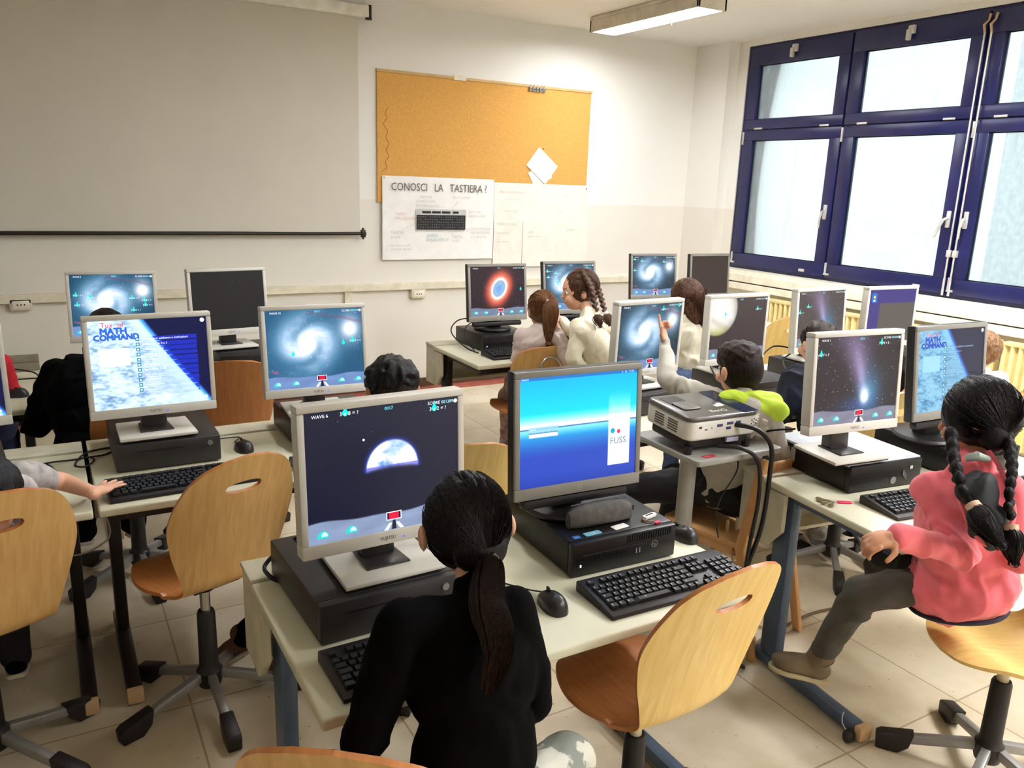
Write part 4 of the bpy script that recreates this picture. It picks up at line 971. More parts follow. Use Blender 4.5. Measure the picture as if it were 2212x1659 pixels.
def hud(wave, tm, score, ans=(), ig=(.085, .27, .75, .93), cannon=.545, flames=()):
    M = [('text', .045, .955, .0105, WH, 'WAVE '+wave), ('text', .50, .958, .0105, (120, 240, 250), tm), ('text', .79, .955, .0105, WH, 'SCORE'), ('text', .885, .955, .0105, (170, 240, 250), score), ('poly', .985, .965, .005, (250, 235, 235), [(cos(k), sin(k)) for k in [i*.6283 for i in range(10)]])]
    for x in ig: M += igloo(x, .062)
    c = cannon
    M += [('poly', c, .113, .001, WH, [(-19, -10), (19, -10), (19, 10), (-19, 10)]), ('poly', c, .113, .001, (24, 20, 60), [(-17, -8), (17, -8), (17, 8), (-17, 8)]), ('poly', c, .113, .001, (214, 14, 56), [(-12, -8), (12, -8), (12, 8), (-12, 8)]),
          ('poly', c, .0, .001, WH, [(-25, 1), (-15, 1), (-4, 17), (-12, 17)]), ('poly', c, .0, .001, WH, [(25, 1), (15, 1), (4, 17), (12, 17)]), ('poly', c, .0, .001, (26, 26, 40), [(-6, 1), (6, 1), (4, 20), (1.5, 24), (-1.5, 24), (-4, 20)])]
    for u, v in flames: M += flame(u, v)
    for x, v, s in ans: M += flame(x+.035, v+.012, .011); M.append(('text', x, v-.008, .0125, WH, s))
    return M
def S(fn, marks=(), seed=0, nx=220, ny=170): return lambda w_, h_: Screen(fn, w_, h_, marks, nx, ny, seed)
def title(dull=False):
    B = (40, 104, 210) if not dull else (40, 70, 190); D = (12, 30, 90)
    M = [('text', .10, .925, .024, (236, 30, 80), 'Tux  of')]
    for dx, dz, c, off in ((.006, -.006, D, 0), (-.003, -.004, D, 0), (.004, .004, D, 0), (.0035, -.002, B, 0), (-.002, -.002, B, 0), (0, .002, B, 0), (.002, .0, B, 0)): M += [('text', .09+dx, .850+dz, .030, c, 'MATH'), ('text', .035+dx, .785+dz, .0265, c, 'COMMAND')]
    L = ['Operazioni: addizioni e sottrazioni', 'Addizioni: da 0 a 3', 'Addizioni: 0 a 5', 'Somme da 0 a 10', 'Sottrazioni 0 a 5', 'Numeri: 0 a 10', 'Sottrazioni 0-20', 'Moltiplica per 2', 'Multipli di 3', 'Moltiplicazioni', 'Divisioni 2']
    for i, t in enumerate(L):
        v = .785-i*.0583-.02
        M.append(('poly', .395, v+.012, .0046, (20, 130, 160), [(-1.3, -1.3), (1.3, -1.3), (1.3, 1.3), (-1.3, 1.3)])); M.append(('poly', .395, v+.012, .0022, WH, [(-1.3, -1.3), (1.3, -1.3), (1.3, 1.3), (-1.3, 1.3)]))
        M.append(('text', .435, v, .0105, WH if not dull else (160, 200, 220), t))
    for x in (.90, .955): M.append(('poly', x, .05, .006, (210, 240, 250), [(cos(k), sin(k)) for k in [i*.6283 for i in range(10)]]))
    M.append(('poly', .965, .96, .0075, (250, 225, 225), [(cos(k), sin(k)) for k in [i*.4488 for i in range(14)]])); return M
circ = [(cos(i*.4488), sin(i*.4488)) for i in range(14)]
LOGINM = [('text', .01, .978, .0075, (220, 245, 255), 'lxlab18'), ('text', .86, .978, .0075, (220, 245, 255), 'it   ab   11:36'), ('poly', .79, .435, .0075, (0, 158, 200), circ), ('poly', .843, .425, .0062, (226, 50, 100), circ), ('poly', .888, .415, .0062, (236, 246, 250), circ),
          ('text', .765, .31, .026, (104, 130, 146), 'FUSS'), ('text', .767, .31, .026, (104, 130, 146), 'FUSS'), ('text', .87, .25, .017, (196, 204, 208), '9.0'), ('text', .075, .493, .007, (30, 60, 90), 'Password non valida, riprovare'), ('text', .08, .525, .0075, (230, 244, 252), 'alunni')]

d2 = rad
FU = [
 ('fujitsu', .637, 1.632, .914, 2.0, 3.2, .844, 'light grey screen in front showing a blue half planet over a grey moon', S(earth, hud('6', '0017', '001289', [(.215, .962, '3 x 8 = ?'), (.80, .915, '3 x 2 = ?')], ig=(.085, .265, .80, .95), flames=((.36, .80),)[:0])+[('poly', .36, .75, .0028, WH, circ)], 1, 260, 200)),
 ('hp', 1.229, 1.708, .916, -2.7, 4.2, .844, 'silver framed screen in front showing a blue login page', S(login, LOGINM, 2, 260, 200)),
 ('fujitsu', .290, 2.932, .918, 1.4, 4.4, .844, 'light grey screen on the left showing a game menu over pale rock', S(menu(), title(), 3, 240, 180)),
 ('fujitsu', .880, 2.985, .916, -1.2, 7.0, .844, 'light grey screen in the left middle showing a bright blue galaxy', S(whirl(1.25, (18, 58, 86)), hud('12', '0013', '003204', [(.86, .565, '5 x 3 = ?')], flames=((.26, .44), (.79, .55))), 4, 240, 180)),
 ('fujitsu', .277, 4.41, .903, -6.0, 8.0, .844, 'galaxy screen at the back left, half hidden behind the menu screen', S(whirl(1.1, (14, 50, 72)), hud('5', '0007', '003210', [(.03, .66, '5 x 1 = ?'), (.20, .62, '5 x 7 = ?'), (.04, .50, '5 x 7 = ?'), (.70, .60, '5 x 6 = ?'), (.85, .56, '5 x 8 = ?'), (.86, .48, '5 x 7 = ?'), (.71, .40, '5 x 4 = ?')]), 5, 170, 130)),
 ('fujitsu', .826, 4.36, .912, 5.5, 5.5, .844, 'switched-on light grey screen at the back left showing plain black', S(blank((20, 16, 16)), [('poly', .57, .83, .0006, WH, circ), ('poly', .66, .80, .0006, WH, circ)], 6, 20, 16)),
 ('hp', 2.425, 4.335, .908, -2.0, 6.6, .844, 'silver framed screen showing an orange ring nebula with a blue middle', S(nebula, hud('3', '0015', '000310', [], flames=((.93, .53),)), 7, 200, 150)),
 ('hp', 3.05, 4.46, .902, -4.0, 8.5, .844, 'screen right of the orange nebula, mostly hidden by the person with two brown plaits', S(whirl(.9, (18, 34, 44)), hud('5', '0002', '000472', [(.01, .83, '5 x 10 = ?'), (.18, .79, '5 x 6 = ?'), (.02, .70, '5 x 0 = ?'), (.20, .64, '5 x 4'), (.21, .56, '5 x 2'), (.82, .89, '5 x 4 = ?')]), 8, 170, 130)),
 ('hp', 4.13, 4.90, .900, -10.0, 7.3, .844, 'galaxy screen in the back row, left of the narrow black screen', S(whirl(.8, (30, 40, 46)), hud('5', '0004', '000910', [(.01, .90, '3 x 2 = ?'), (.18, .86, '2 x 4 = ?'), (.70, .84, '1 x 6 = ?'), (.90, .80, '= ?'), (.01, .62, '4 x 2 = ?')]), 9, 170, 130)),
 ('hp', 4.67, 4.855, .896, -3.0, 4.2, .844, 'dark brownish black screen at the back nearest the window corner', S(blank((56, 44, 38)), (), 10, 20, 16)),
 ('fujitsu', 2.372, 2.826, .900, 3.8, -1.5, .844, 'galaxy screen that the person with the green collar points at', S(whirl(.75, (36, 52, 62)), hud('8', '0012', '000315', [(.66, .90, '6 x 9 = ?')], flames=((.96, .95),)), 11, 220, 165)),
 ('fujitsu', 2.981, 2.872, .897, .1, .5, .844, 'light grey screen showing a pale striped planet', S(jupiter, hud('', '0009', '000218', [(.80, .79, '2 x 3 = ?')], flames=((.25, .74),)), 12, 200, 150)),
 ('fujitsu', 3.666, 2.922, .899, .9, 3.8, .844, 'narrow-looking comet screen behind the person in the navy hoodie', S(comet((70, 62, 60), .85), hud('1', '0012', '000301', [(.17, .72, '2 x 6 = ?'), (.0, .62, '2 x 5 = ?')]), 13, 180, 140)),
 ('fujitsu', 4.17, 2.862, .900, -4.2, 1.0, .844, 'light grey screen at the right showing a blue and grey page', S(blue_corner, [('poly', .10, .85, .021, (24, 104, 186), [(a, b) for a, b in rrect(2, 2.6, .5)]), ('poly', .10, .865, .010, (236, 214, 60), [(a*.9, b) for a, b in rrect(1.6, 1.6, .6)]), ('poly', .10, .80, .010, (232, 240, 240), [(a, b*.6) for a, b in rrect(1.6, 1.6, .3)])], 14, 60, 50)),
 ('fujitsu', 2.378, 1.707, .948, -6.9, 4.8, .850, 'light grey screen on the silver-topped computer showing a violet comet', S(comet(), hud('1', '0016', '000000', [(.01, .80, '6 + 7 = 7'), (.73, .90, '7 + 4 = 5')]), 15, 260, 200)),
 ('hp', 2.90, 1.69, .944, -3.0, 7.3, .844, 'silver framed menu screen behind the head of the person in the pink jacket', S(menu(True), title(True), 16, 240, 180)),
 ('fujitsu', -.335, 2.97, .916, 9.0, 4.0, .844, 'screen at the left edge of the photo, only its right side showing', S(menu(), title(), 17, 120, 100)),
]
for k, x, y, z, ya, ti, bz, lb, sc in FU: monitor(k, x, y, z, rad(ya), rad(ti), lb, sc, bz)
PCS = [
 ('fujitsu', .617, 1.568, 2, 'dark grey computer under the half-planet screen'),
 ('hp', 1.290, 1.576, -2, 'black computer with a vented front, a pencil case lying on it'),
 ('fujitsu', .318, 2.885, 0, 'dark grey computer under the menu screen on the left'),
 ('fujitsu', .93, 2.86, 0, 'dark grey computer under the bright blue galaxy screen'),
 ('fujitsu', .30, 4.28, 0, 'computer under the back left galaxy screen, hidden by the front rows'),
 ('hp', .90, 4.20, 0, 'black computer under the plain black screen at the back left'),
 ('hp', 2.43, 4.235, 0, 'black computer under the orange nebula screen'),
 ('hp', 3.08, 4.30, 0, 'black computer beside the person with two brown plaits'),
 ('hp', 4.15, 4.72, -2, 'computer under the back row galaxy screen, hidden behind the person in the beige jacket'),
 ('hp', 4.70, 4.70, 0, 'computer under the brownish black screen'),
 ('fujitsu', 2.375, 2.735, 3, 'computer under the galaxy screen the person with the green collar points at'),
 ('fujitsu', 3.05, 2.70, 0, 'grey computer under the striped planet screen, a round button at its right'),
 ('fujitsu', 3.70, 2.78, 1, 'grey computer under the narrow comet screen'),
 ('fujitsu', 4.22, 2.78, -4, 'computer under the blue and grey screen'),
 ('dell', 2.500, 1.655, -6.5, 'black computer with a silver top and three labels on its side'),
 ('hp', 3.00, 1.58, -5, 'black computer in front of the person in the pink jacket'),
 ('fujitsu', -.33, 2.88, 6, 'dark computer at the left edge of the photo'),
]
for k, x, y, a, lb in PCS: pc(k, x, y, rad(a), lb)
KB = [
 (1.322, 1.430, -1.5, 'large black keyboard beside the pale chair on the front desk', True),
 (.655, 1.425, 1, 'black keyboard half hidden by the person in black', False),
 (.333, 2.690, 2, 'black keyboard under the hand of the bare-armed person', False),
 (2.515, 1.485, -8, 'dusty black keyboard in front of the person in the pink jacket', True),
 (2.435, 4.075, 0, 'black keyboard below the orange nebula screen', False),
 (.92, 2.66, 0, 'black keyboard in front of the person seen only by black hair', False),
 (3.02, 4.10, 0, 'black keyboard in front of the person in the cream sweater', False),
 (3.10, 1.38, -5, 'black keyboard at the right edge of the photo', False),
]
for x, y, a, lb, ind in KB: keyboard(x, y, rad(a), lb, ind, grey=(x == 2.515))
mouse(1.002, 1.478, rad(-8), 'black mouse between the person in black and the large keyboard', [(.98, 1.58, .744), (.90, 1.70, .744), (.84, 1.75, .744)])
mouse(1.565, 1.645, rad(5), 'black mouse at the right side of the pencil-case computer', [(1.57, 1.72, .745), (1.575, 1.78, .745)])
mouse(.585, 2.965, rad(5), 'black mouse right of the menu screen', [(.57, 3.06, .744), (.60, 3.11, .744), (.53, 3.12, .744), (.50, 3.10, .744)])
mouse(-.165, 4.10, rad(75), 'black mouse on the far left back desk')
# ------------------------------------------------------------ people
def capsule(mb, a, b, ra, rb, n=14):
    a, b = Vector(a), Vector(b); d = b-a; L = d.length
    if L < 1e-5: return mb.ell(a, (ra, ra, ra))
    t = d/L; P = []; R = []
    for k in range(6): q = (pi/2)*(1-k/5); P.append(a-t*ra*sin(q)); R.append(max(ra*cos(q), 1e-4))
    for k in range(6): q = (pi/2)*k/5; P.append(b+t*rb*sin(q)); R.append(max(rb*cos(q), 1e-4))
    return mb.tube(P, R, n)
def basis(fwd, up=(0, 0, 1)):
    f = Vector(fwd).normalized(); u = Vector(up); r = f.cross(u).normalized(); u = r.cross(f).normalized()
    return Matrix((r, f, u)).transposed()      # columns: right, forward, up
def blob(mb, name, m, parent, off, voxel=.006, smooth=5, fold=0, fsize=.05, seed=0):
    o = mb.build(name+'_raw', m, None, smooth=False)
    r = o.modifiers.new('r', 'REMESH'); r.mode = 'VOXEL'; r.voxel_size = voxel; r.use_smooth_shade = True
    s = o.modifiers.new('s', 'SMOOTH'); s.factor = .5; s.iterations = smooth
    n = bake(o, name, parent); me = n.data; N = len(me.vertices); co = np.empty(N*3, np.float32); me.vertices.foreach_get('co', co); co = co.reshape(-1, 3)
    if fold:
        no = np.empty(N*3, np.float32); me.vertices.foreach_get('normal', no); no = no.reshape(-1, 3)
        P = co/fsize; w_ = vnoise(P*1.3, seed+9); f = vnoise(P*1.1+w_[:, None]*1.6, seed); g = vnoise(P*2.7+w_[:, None]*2, seed+3)
        r_ = 1-np.abs(f)*2.4; co = co+no*((np.clip(r_, -.4, 1)-.3)*fold+g*fold*.45)[:, None]
    co = co-np.array(off, np.float32); me.vertices.foreach_set('co', co.astype(np.float32).ravel()); me.update()
    if not me.materials: me.materials.append(m)
    return n
def hand_shapes(mb, wr, d, nrm, side, curl=.35, spread=.06, k=.92, point=False, thumb=.9):
    "palm and five fingers; d = hand direction, nrm = back of the hand, side = towards the thumb"
    d = Vector(d).normalized(); nrm = Vector(nrm); nrm = (nrm-d*nrm.dot(d)).normalized(); s = d.cross(nrm)*(1 if side > 0 else -1)
    M = Matrix((s, d, nrm)).transposed(); wr = Vector(wr)
    mb.ell(wr+d*.036*k, (.031*k, .040*k, .0125*k), M, 16, 10); capsule(mb, wr-d*.01, wr+d*.02*k, .019*k, .018*k, 12)
    for i, (L, r) in enumerate(((.052, .0076), (.059, .0079), (.054, .0076), (.042, .0067))):
        o = (1.5-i); b = wr+d*(.066-.003*abs(o-.3))*k+s*o*.0155*k; a = -o*spread; dd = (d+s*(-a)).normalized(); cu = curl*(1+.12*i)
        if point and i == 0: cu = .06
        elif point: cu = 1.35
        p = b; ang = cu*.35
        for j, fr in enumerate((.42, .33, .27)):
            q = p+(dd*cos(ang)-nrm*sin(ang))*L*fr*k; capsule(mb, p, q, r*(1-.08*j)*k, r*(1-.08*(j+1))*k, 9); p = q; ang += cu
    b = wr+d*.018*k+s*.022*k; t1 = (d*.55+s*thumb-nrm*.25).normalized(); t2 = (d*.95+s*.35*thumb-nrm*.35).normalized()
    q = b+t1*.028*k; capsule(mb, b, q, .0105*k, .0088*k, 9); capsule(mb, q, q+t2*.030*k, .0086*k, .0072*k, 9)
def skin(name, rgb): return mat(name, rgb, .5, var=.04, scale=20, spec=.35, bump=.02)
SK = skin('skin_light', (224, 170, 140)); SKT = skin('skin_tan', (186, 130, 96)); SKD = skin('skin_brown', (150, 98, 70))
def hairm(name, c1, c2, rough=.42):
    return mat(name, c2, rough, rgb2=c1, scale=70, stretch=(2.2, 2.2, .35), bump=.3, bscale=160, spec=.22)
H_BLK = hairm('hair_black', (7, 5, 5), (22, 16, 15)); H_DBR = hairm('hair_dark_brown', (20, 12, 9), (50, 31, 22)); H_BRN = hairm('hair_brown', (84, 54, 34), (142, 98, 64)); H_BLD = hairm('hair_light_brown', (100, 72, 50), (150, 114, 80)); H_AUB = hairm('hair_chestnut', (48, 30, 22), (96, 64, 46))
def strands(name, paths, r, m, parent, off, n=3):
    b = MB()
    for P in paths:
        K = len(P); b.tube(P, [r*(.5+.5*min(1, 4*(1-i/(K-1))+.1)) for i in range(K)], n)
    return b.build(name, m, parent, off=off)
def arc_on(hc, B, R, a, b, lift, n=9):
    "path over the hair cap ellipsoid from unit direction a to b"
    P = []
    for i in range(n):
        t = i/(n-1); v = (Vector(a)*(1-t)+Vector(b)*t).normalized(); P.append(hc+B @ Vector((v.x*R[0]*lift, v.y*R[1]*lift, v.z*R[2]*lift)))
    return P
def person(label, J, sk, hair, parts, voxel=.0065, head_scale=1.0, ears=.078, eye=(60, 40, 30), name='person', fold=.006, rootz=None):
    """J joints in metres (world): head, look, neck, chest, pelvis, sh, el, wr, kn, an (pairs, person's left then right), hands list.
    parts: clothing callback list"""
    V = {k: (Vector(v) if not isinstance(v, list) else [Vector(q) for q in v]) for k, v in J.items() if k not in ('hand', 'up')}
    root = Vector((V['pelvis'].x, V['pelvis'].y, 0)); e = thing(name, label, 'person', root)
    B = basis(V['look'], J.get('up', (0, 0, 1))); hc = V['head']; hs = head_scale
    X = lambda r, f, u: hc+B @ Vector((r*hs, f*hs, u*hs))
    sh, el, wr, kn, an = V['sh'], V['el'], V['wr'], V['kn'], V['an']
    side = (sh[1]-sh[0]).normalized(); hips = [V['pelvis']-side*.075, V['pelvis']+side*.075]
    b = MB()
    b.ell(X(0, -.004, .012), (.072*hs, .088*hs, .088*hs), B, 28, 18); b.ell(X(0, .022, -.040), (.052*hs, .062*hs, .060*hs), B, 22, 14); b.ell(X(0, .052, -.070), (.022*hs, .024*hs, .020*hs), B)
    capsule(b, X(0, .076, .010), X(0, .091, -.014), .007*hs, .0105*hs); b.ell(X(.034, .066, -.030), (.022*hs, .02*hs, .022*hs), B); b.ell(X(-.034, .066, -.030), (.022*hs, .02*hs, .022*hs), B)
    b.ell(X(0, .082, -.045), (.020*hs, .010*hs, .007*hs), B)
    for s in (-1, 1): b.ell(X(s*ears, -.008, -.010), (.010*hs, .019*hs, .028*hs), B @ Matrix.Rotation(s*.35, 3, 'Z'))
    capsule(b, V['neck'], X(0, -.012, -.05), .037, .034*hs); ch, pv = V['chest'], V['pelvis']
    Bt = basis(side.cross(Vector((0, 0, 1))) if abs(side.z) < .9 else (0, 1, 0)); up = (V['neck']-pv).normalized(); fw = up.cross(side).normalized()*1.0
    TB = Matrix((side, -fw if False else fw, up)).transposed()
    b.ell(ch, (.105, .062, .11), TB); b.ell(pv+up*.03, (.092, .06, .08), TB); capsule(b, ch, pv, .058, .058); capsule(b, sh[0], sh[1], .034, .034); capsule(b, ch+up*.04, V['neck'], .058, .038)
    for i in range(2):
        capsule(b, sh[i], el[i], .036, .028); capsule(b, el[i], wr[i], .029, .019)
        hd = J['hand'][i] if J.get('hand') else None
        d = (wr[i]-el[i]).normalized()
        hd = hd or {}
        hand_shapes(b, wr[i], hd.get('d', d), hd.get('n', (0, 0, 1)), hd.get('s', 1 if i == 0 else -1), hd.get('curl', .45), hd.get('spread', .06), hd.get('k', .9), hd.get('point', False))
        capsule(b, hips[i], kn[i], .046, .040); capsule(b, kn[i], an[i], .043, .028); capsule(b, an[i], an[i]+Vector(J['toe'][i] if J.get('toe') else (0, .08, -.02))*.6+Vector((0, 0, -.02)), .024, .013)
    body = blob(b, 'body', sk, e, root, voxel, 4)
    for s in (-1, 1):
        ey = MB().ell(X(s*.030, .0675, .006), (.0125*hs, .011*hs, .0105*hs), B).build('eye', mat('eye_white', (232, 228, 222), .25), e, off=root)
        MB().ell(X(s*.030, .0770, .006), (.0058*hs, .0035*hs, .0058*hs), B).build('iris', mat('iris_brown', eye, .2), ey, off=root)
        MB().tube([X(s*.014, .081, .026), X(s*.030, .0738, .030), X(s*.044, .0615, .024)], [.0016, .0024, .001], 6).build('eyebrow', hair, e, off=root)
    MB().tube([X(-.018, .0875, -.044), X(0, .0925, -.043), X(.018, .0875, -.044)], [.002, .0036, .002], 8, .8).build('lips', mat('lips', (190, 110, 98), .45), e, off=root)
    return e, root, V, B, X, side, up, hips
def garment_top(e, root, V, side, up, m, name='shirt', sleeve=1.0, pad=.014, hem=.02, fold=.008, voxel=.0065, cuff=None, wide=1.0, seed=1, neckr=.05, skirt=None):
    b = MB(); sh, el, wr, ch, pv = V['sh'], V['el'], V['wr'], V['chest'], V['pelvis']; fw = up.cross(side).normalized(); TB = Matrix((side, fw, up)).transposed()
    b.ell(ch, ((.118+pad)*wide, (.078+pad), .125+pad), TB); b.ell(pv+up*(.05-hem), ((.110+pad)*wide, .082+pad, .10), TB); b.ell((ch+pv)/2, ((.108+pad)*wide, .078+pad, .13), TB)
    capsule(b, ch, pv+up*.02, .076+pad*.8, .080+pad*.8)
    if skirt: b.ell(pv+up*.005, tuple(skirt), TB)
    capsule(b, sh[0], sh[1], .040+pad*.6, .040+pad*.6); capsule(b, ch+up*.04, V['neck']-up*.005, .075+pad*.4, neckr)
    for i in range(2):
        s = sleeve[i] if isinstance(sleeve, (list, tuple)) else sleeve
        if s <= .5: capsule(b, sh[i], sh[i].lerp(el[i], s*2), .042+pad*.6, .036+pad*.6)
        else: capsule(b, sh[i], el[i], .042+pad*.6, .034+pad*.5); capsule(b, el[i], el[i].lerp(wr[i], (s-.5)*2-.04), .034+pad*.5, .024+pad*.4)
    o = blob(b, name, m, e, root, voxel, 4, fold, .06, seed)
    if cuff:
        for i in range(2):
            d = (wr[i]-el[i]).normalized(); MB().tube([wr[i]-d*.035, wr[i]-d*.012, wr[i]-d*.002], [.028, .0275, .0265], 20).build('cuff', cuff, e, off=root)
    return o
def trousers(e, root, V, hips, m, shoe_m, name='trousers', fold=.007, voxel=.0065, pad=.010, toe=None, seed=5, socks=None, sole=None, length=.97, hipr=.088, shaft=.012):
    b = MB(); kn, an = V['kn'], V['an']; capsule(b, hips[0]+Vector((0, 0, .03)), hips[1]+Vector((0, 0, .03)), hipr+pad, hipr+pad)
    for i in range(2): capsule(b, hips[i], kn[i], min(.074, hipr*.9)+pad, .052+pad); capsule(b, kn[i], kn[i].lerp(an[i], length), .050+pad, .034+pad)
    blob(b, name, m, e, root, voxel, 4, fold, .07, seed)
    for i in range(2):
        t = Vector(toe[i] if toe else (0, .1, -.03)); d = t.normalized(); sd = d.cross(Vector((0, 0, 1)))
        if sd.length < .2: sd = d.cross(Vector((0, 1, 0)))
        sd.normalize(); u = sd.cross(d).normalized(); B = Matrix((sd, d, u)).transposed(); a = an[i]; b = MB()
        b.ell(a-u*.020+d*.072, (.037, .064, .030), B); capsule(b, a, a+(kn[i]-a).normalized()*shaft, .038, .040); b.ell(a-u*.018-d*.005, (.034, .048, .036), B); capsule(b, a-u*.01, a+u*.022, .036, .034); capsule(b, a-u*.012, a-u*.018+d*.07, .036, .033)
        so = blob(b, 'shoe', shoe_m, e, root, .005, 3)
        q = MB().prism([(x*(.036 if y < 0 else .038), y) for x, y in [(.7, -.05), (.95, -.02), (.9, .03), (1.05, .08), (.8, .125), (.3, .14), (-.3, .14), (-.8, .125), (-1.05, .08), (-.9, .03), (-.95, -.02), (-.7, -.05)]], -.060, -.044, M=Matrix.Translation(a) @ B.to_4x4() @ Matrix.Diagonal((.95, .97, .93, 1)))
        q.build('sole', sole or mat('sole_pale', (206, 196, 176), .6), so, .005, off=root)
        if socks: capsule(q := MB(), a+(kn[i]-a).normalized()*.0, a+(kn[i]-a).normalized()*.07, .033, .034).build('sock', socks, e, off=root)
def cap_hair(e, root, X, B, m, R=(.084, .094, .094), c=(0, -.020, .020), name='hair', voxel=.006, extra=(), fold=.003, hs=1.0, seed=3):
    b = MB(); hc = X(*c); b.ell(hc, tuple(r*hs for r in R), B, 30, 20)
    for q in extra:
        if len(q) == 2: b.ell(X(*q[0]), tuple(r*hs for r in q[1]), B, 22, 14)
        else: capsule(b, X(*q[0]), X(*q[1]), q[2]*hs, q[3]*hs)
    return blob(b, name, m, e, root, voxel, 4, fold, .022, seed), hc
def combed(e, root, X, B, hc, R, m, tie, n=420, lift=1.03, r=.0011, seed=2, lo=-.55, face=.35, parting=None, name='combed_strands'):
    "strands lying on the head, all drawn towards the tie point (local unit direction)"
    rng = random.Random(seed); P = []; tr = Vector(tie).normalized() if not isinstance(tie, list) else None
    while len(P) < n:
        v = Vector((rng.gauss(0, 1), rng.gauss(0, 1), rng.gauss(0, 1))).normalized()
        if v.y > face+(.3 if v.z > .5 else 0) or v.z < lo: continue
        t = tr if tr is not None else Vector(tie[0] if v.x < 0 else tie[1]).normalized()
        if v.angle(t) > 2.3: continue
        P.append(arc_on(hc, B, R, v, t, lift+rng.uniform(0, .025)))
    return strands(name, P, r, m, e, root)
def tail(e, root, path, r0, m, n=130, seed=5, name='ponytail', spread=1.0, thin=.0012, prof=None):
    "a bunch of hair following a path"
    rng = random.Random(seed); P = smooth_path(path, 5); K = len(P); prof = prof or (lambda t: .35+1.1*sin(pi*min(1, t*1.15)**.7) if t < .9 else .9*(1-t)*6+.1)
    b = MB(); rr = [max(r0*prof(i/(K-1))*.86, .002) for i in range(K)]; b.tube(P, rr, 14); core = blob(b, name, m, e, root, .0055, 3, .002, .018, seed)
    Q = []
    for k in range(n):
        a = rng.uniform(0, 2*pi); q = rng.uniform(.8, 1.12)**.5; st = rng.randint(0, 3); en = rng.randint(int(K*.75), K); L = []
        for i in range(st, en):
            t = (P[min(i+1, K-1)]-P[max(i-1, 0)]).normalized(); s = t.cross(Vector((0, 1, .1))); s = s.normalized() if s.length > .1 else Vector((1, 0, 0)); u = s.cross(t)
            w_ = r0*prof(i/(K-1))*q*(1.0+spread*.25*(i/K)**2*rng.uniform(.6, 1.3)); L.append(P[i]+(s*cos(a+i*.03)+u*sin(a+i*.03))*w_)
        if len(L) > 3: Q.append(L)
    strands('loose_strands', Q, thin, m, core, root); return core
def braid(e, root, path, r, m, tie_m, label=None, tuft=.07, name='plait'):
    P = smooth_path(path, 10); L = [0]
    for i in range(1, len(P)): L.append(L[-1]+(P[i]-P[i-1]).length)
    T = L[-1]; step = r*.62; n = int(T/step); b = MB()
    def at_(s):
        for i in range(1, len(P)):
            if L[i] >= s: t = (s-L[i-1])/max(L[i]-L[i-1], 1e-6); return P[i-1].lerp(P[i], t), (P[i]-P[i-1]).normalized()
        return P[-1], (P[-1]-P[-2]).normalized()
    for k in range(n):
        p, t = at_(k*step); s = t.cross(Vector((0, 1, .2))).normalized(); u = s.cross(t); f = 1-.35*k/n; sg = 1 if k % 2 else -1
        d = (t*.75+s*sg*-.62).normalized(); M = Matrix((d.cross(u).normalized(), d, u)).transposed(); b.ell(p+s*sg*r*.42*f, (r*.50*f, r*.98*f, r*.62*f), M, 12, 8)
    o = blob(b, name, m, e, root, max(.0032, r*.14), 2)
    p, t = at_(T); MB().tube([p-t*.008, p+t*.008], r*.62, 14).build('hair_tie', tie_m, o, off=root)
    tail(e, root, [p, p+t*tuft*.5, p+t*tuft+Vector((.004, 0, 0))], r*.72, m, 60, name='plait_end', thin=.001, spread=.6)
    return o

# ---------------------------------------------------- girl in black, back to the camera, at the front desk
M_BLKCL = mat('cloth_black', (9, 8, 9), .95, var=.1, spec=.08); M_CAMO = mat('camouflage_cloth', (196, 194, 180), .8, rgb2=(128, 132, 124), scale=14)
cr = M_CAMO.node_tree.nodes['Color Ramp'].color_ramp; cr.elements[0].position = .50; cr.elements[1].position = .53; cr.interpolation = 'LINEAR'
J = dict(head=(.70, 1.365, 1.055), look=(.12, .93, -.34), up=(.02, .3, 1), neck=(.665, 1.245, .965), chest=(.635, 1.19, .85), pelvis=(.60, 1.10, .55),
         sh=[(.505, 1.230, .948), (.715, 1.185, .948)], el=[(.420, 1.20, .755), (.760, 1.165, .755)], wr=[(.53, 1.36, .775), (.74, 1.34, .775)], kn=[(.48, 1.40, .50), (.885, 1.22, .53)], an=[(.48, 1.44, .17), (.90, 1.42, .20)],
         hand=[dict(n=(0, 0, 1), s=1), dict(n=(0, 0, 1), s=-1)], toe=[(0, .1, -.03), (.02, .1, -.03)])
e, root, V, B, X, side, up, hips = person('person in black with a low dark ponytail, seen from behind at the front desk', J, SK, H_BLK, None, head_scale=1.0, ears=.094)
garment_top(e, root, V, side, up, M_BLKCL, 'black_top', 1.0, fold=.006, hem=.04, neckr=.052)
trousers(e, root, V, hips, M_CAMO, M_BLKCL, 'camouflage_trousers', toe=J['toe'])
R = (.088, .099, .102); _, hc = cap_hair(e, root, X, B, H_BLK, R, (0, -.016, .012), extra=[((0, -.072, -.03), (.060, .034, .060))])
tie = Vector((.10, -.78, -.62)); combed(e, root, X, B, hc, R, H_BLK, tie, 520, 1.0, .0013, lo=-.6, face=.45)
tp = X(.012, -.098, -.066); MB().tube([tp+Vector((-.004, .006, .006)), tp+Vector((.006, -.010, -.012))], .019, 18).build('hair_tie', mat('hair_tie_dark', (48, 44, 44), .6), e, off=root)
tail(e, root, [tp, atd(1052, 1300, 1.47), atd(1070, 1360, 1.415), atd(1076, 1420, 1.385), atd(1052, 1495, 1.38)], .030, H_DBR, 320, spread=1.9, prof=lambda t: .62+.50*sin(pi*min(1, t*1.05)**.6)-.30*t)
0 and strands('loose_strands', [[X(-.080, .03+.008*k, -.02), X(-.098-.004*k, .02, -.06), X(-.104, .0+.006*k, -.11), X(-.094-.006*k, -.01, -.15)] for k in range(7)], .0008, H_BLK, e, root)

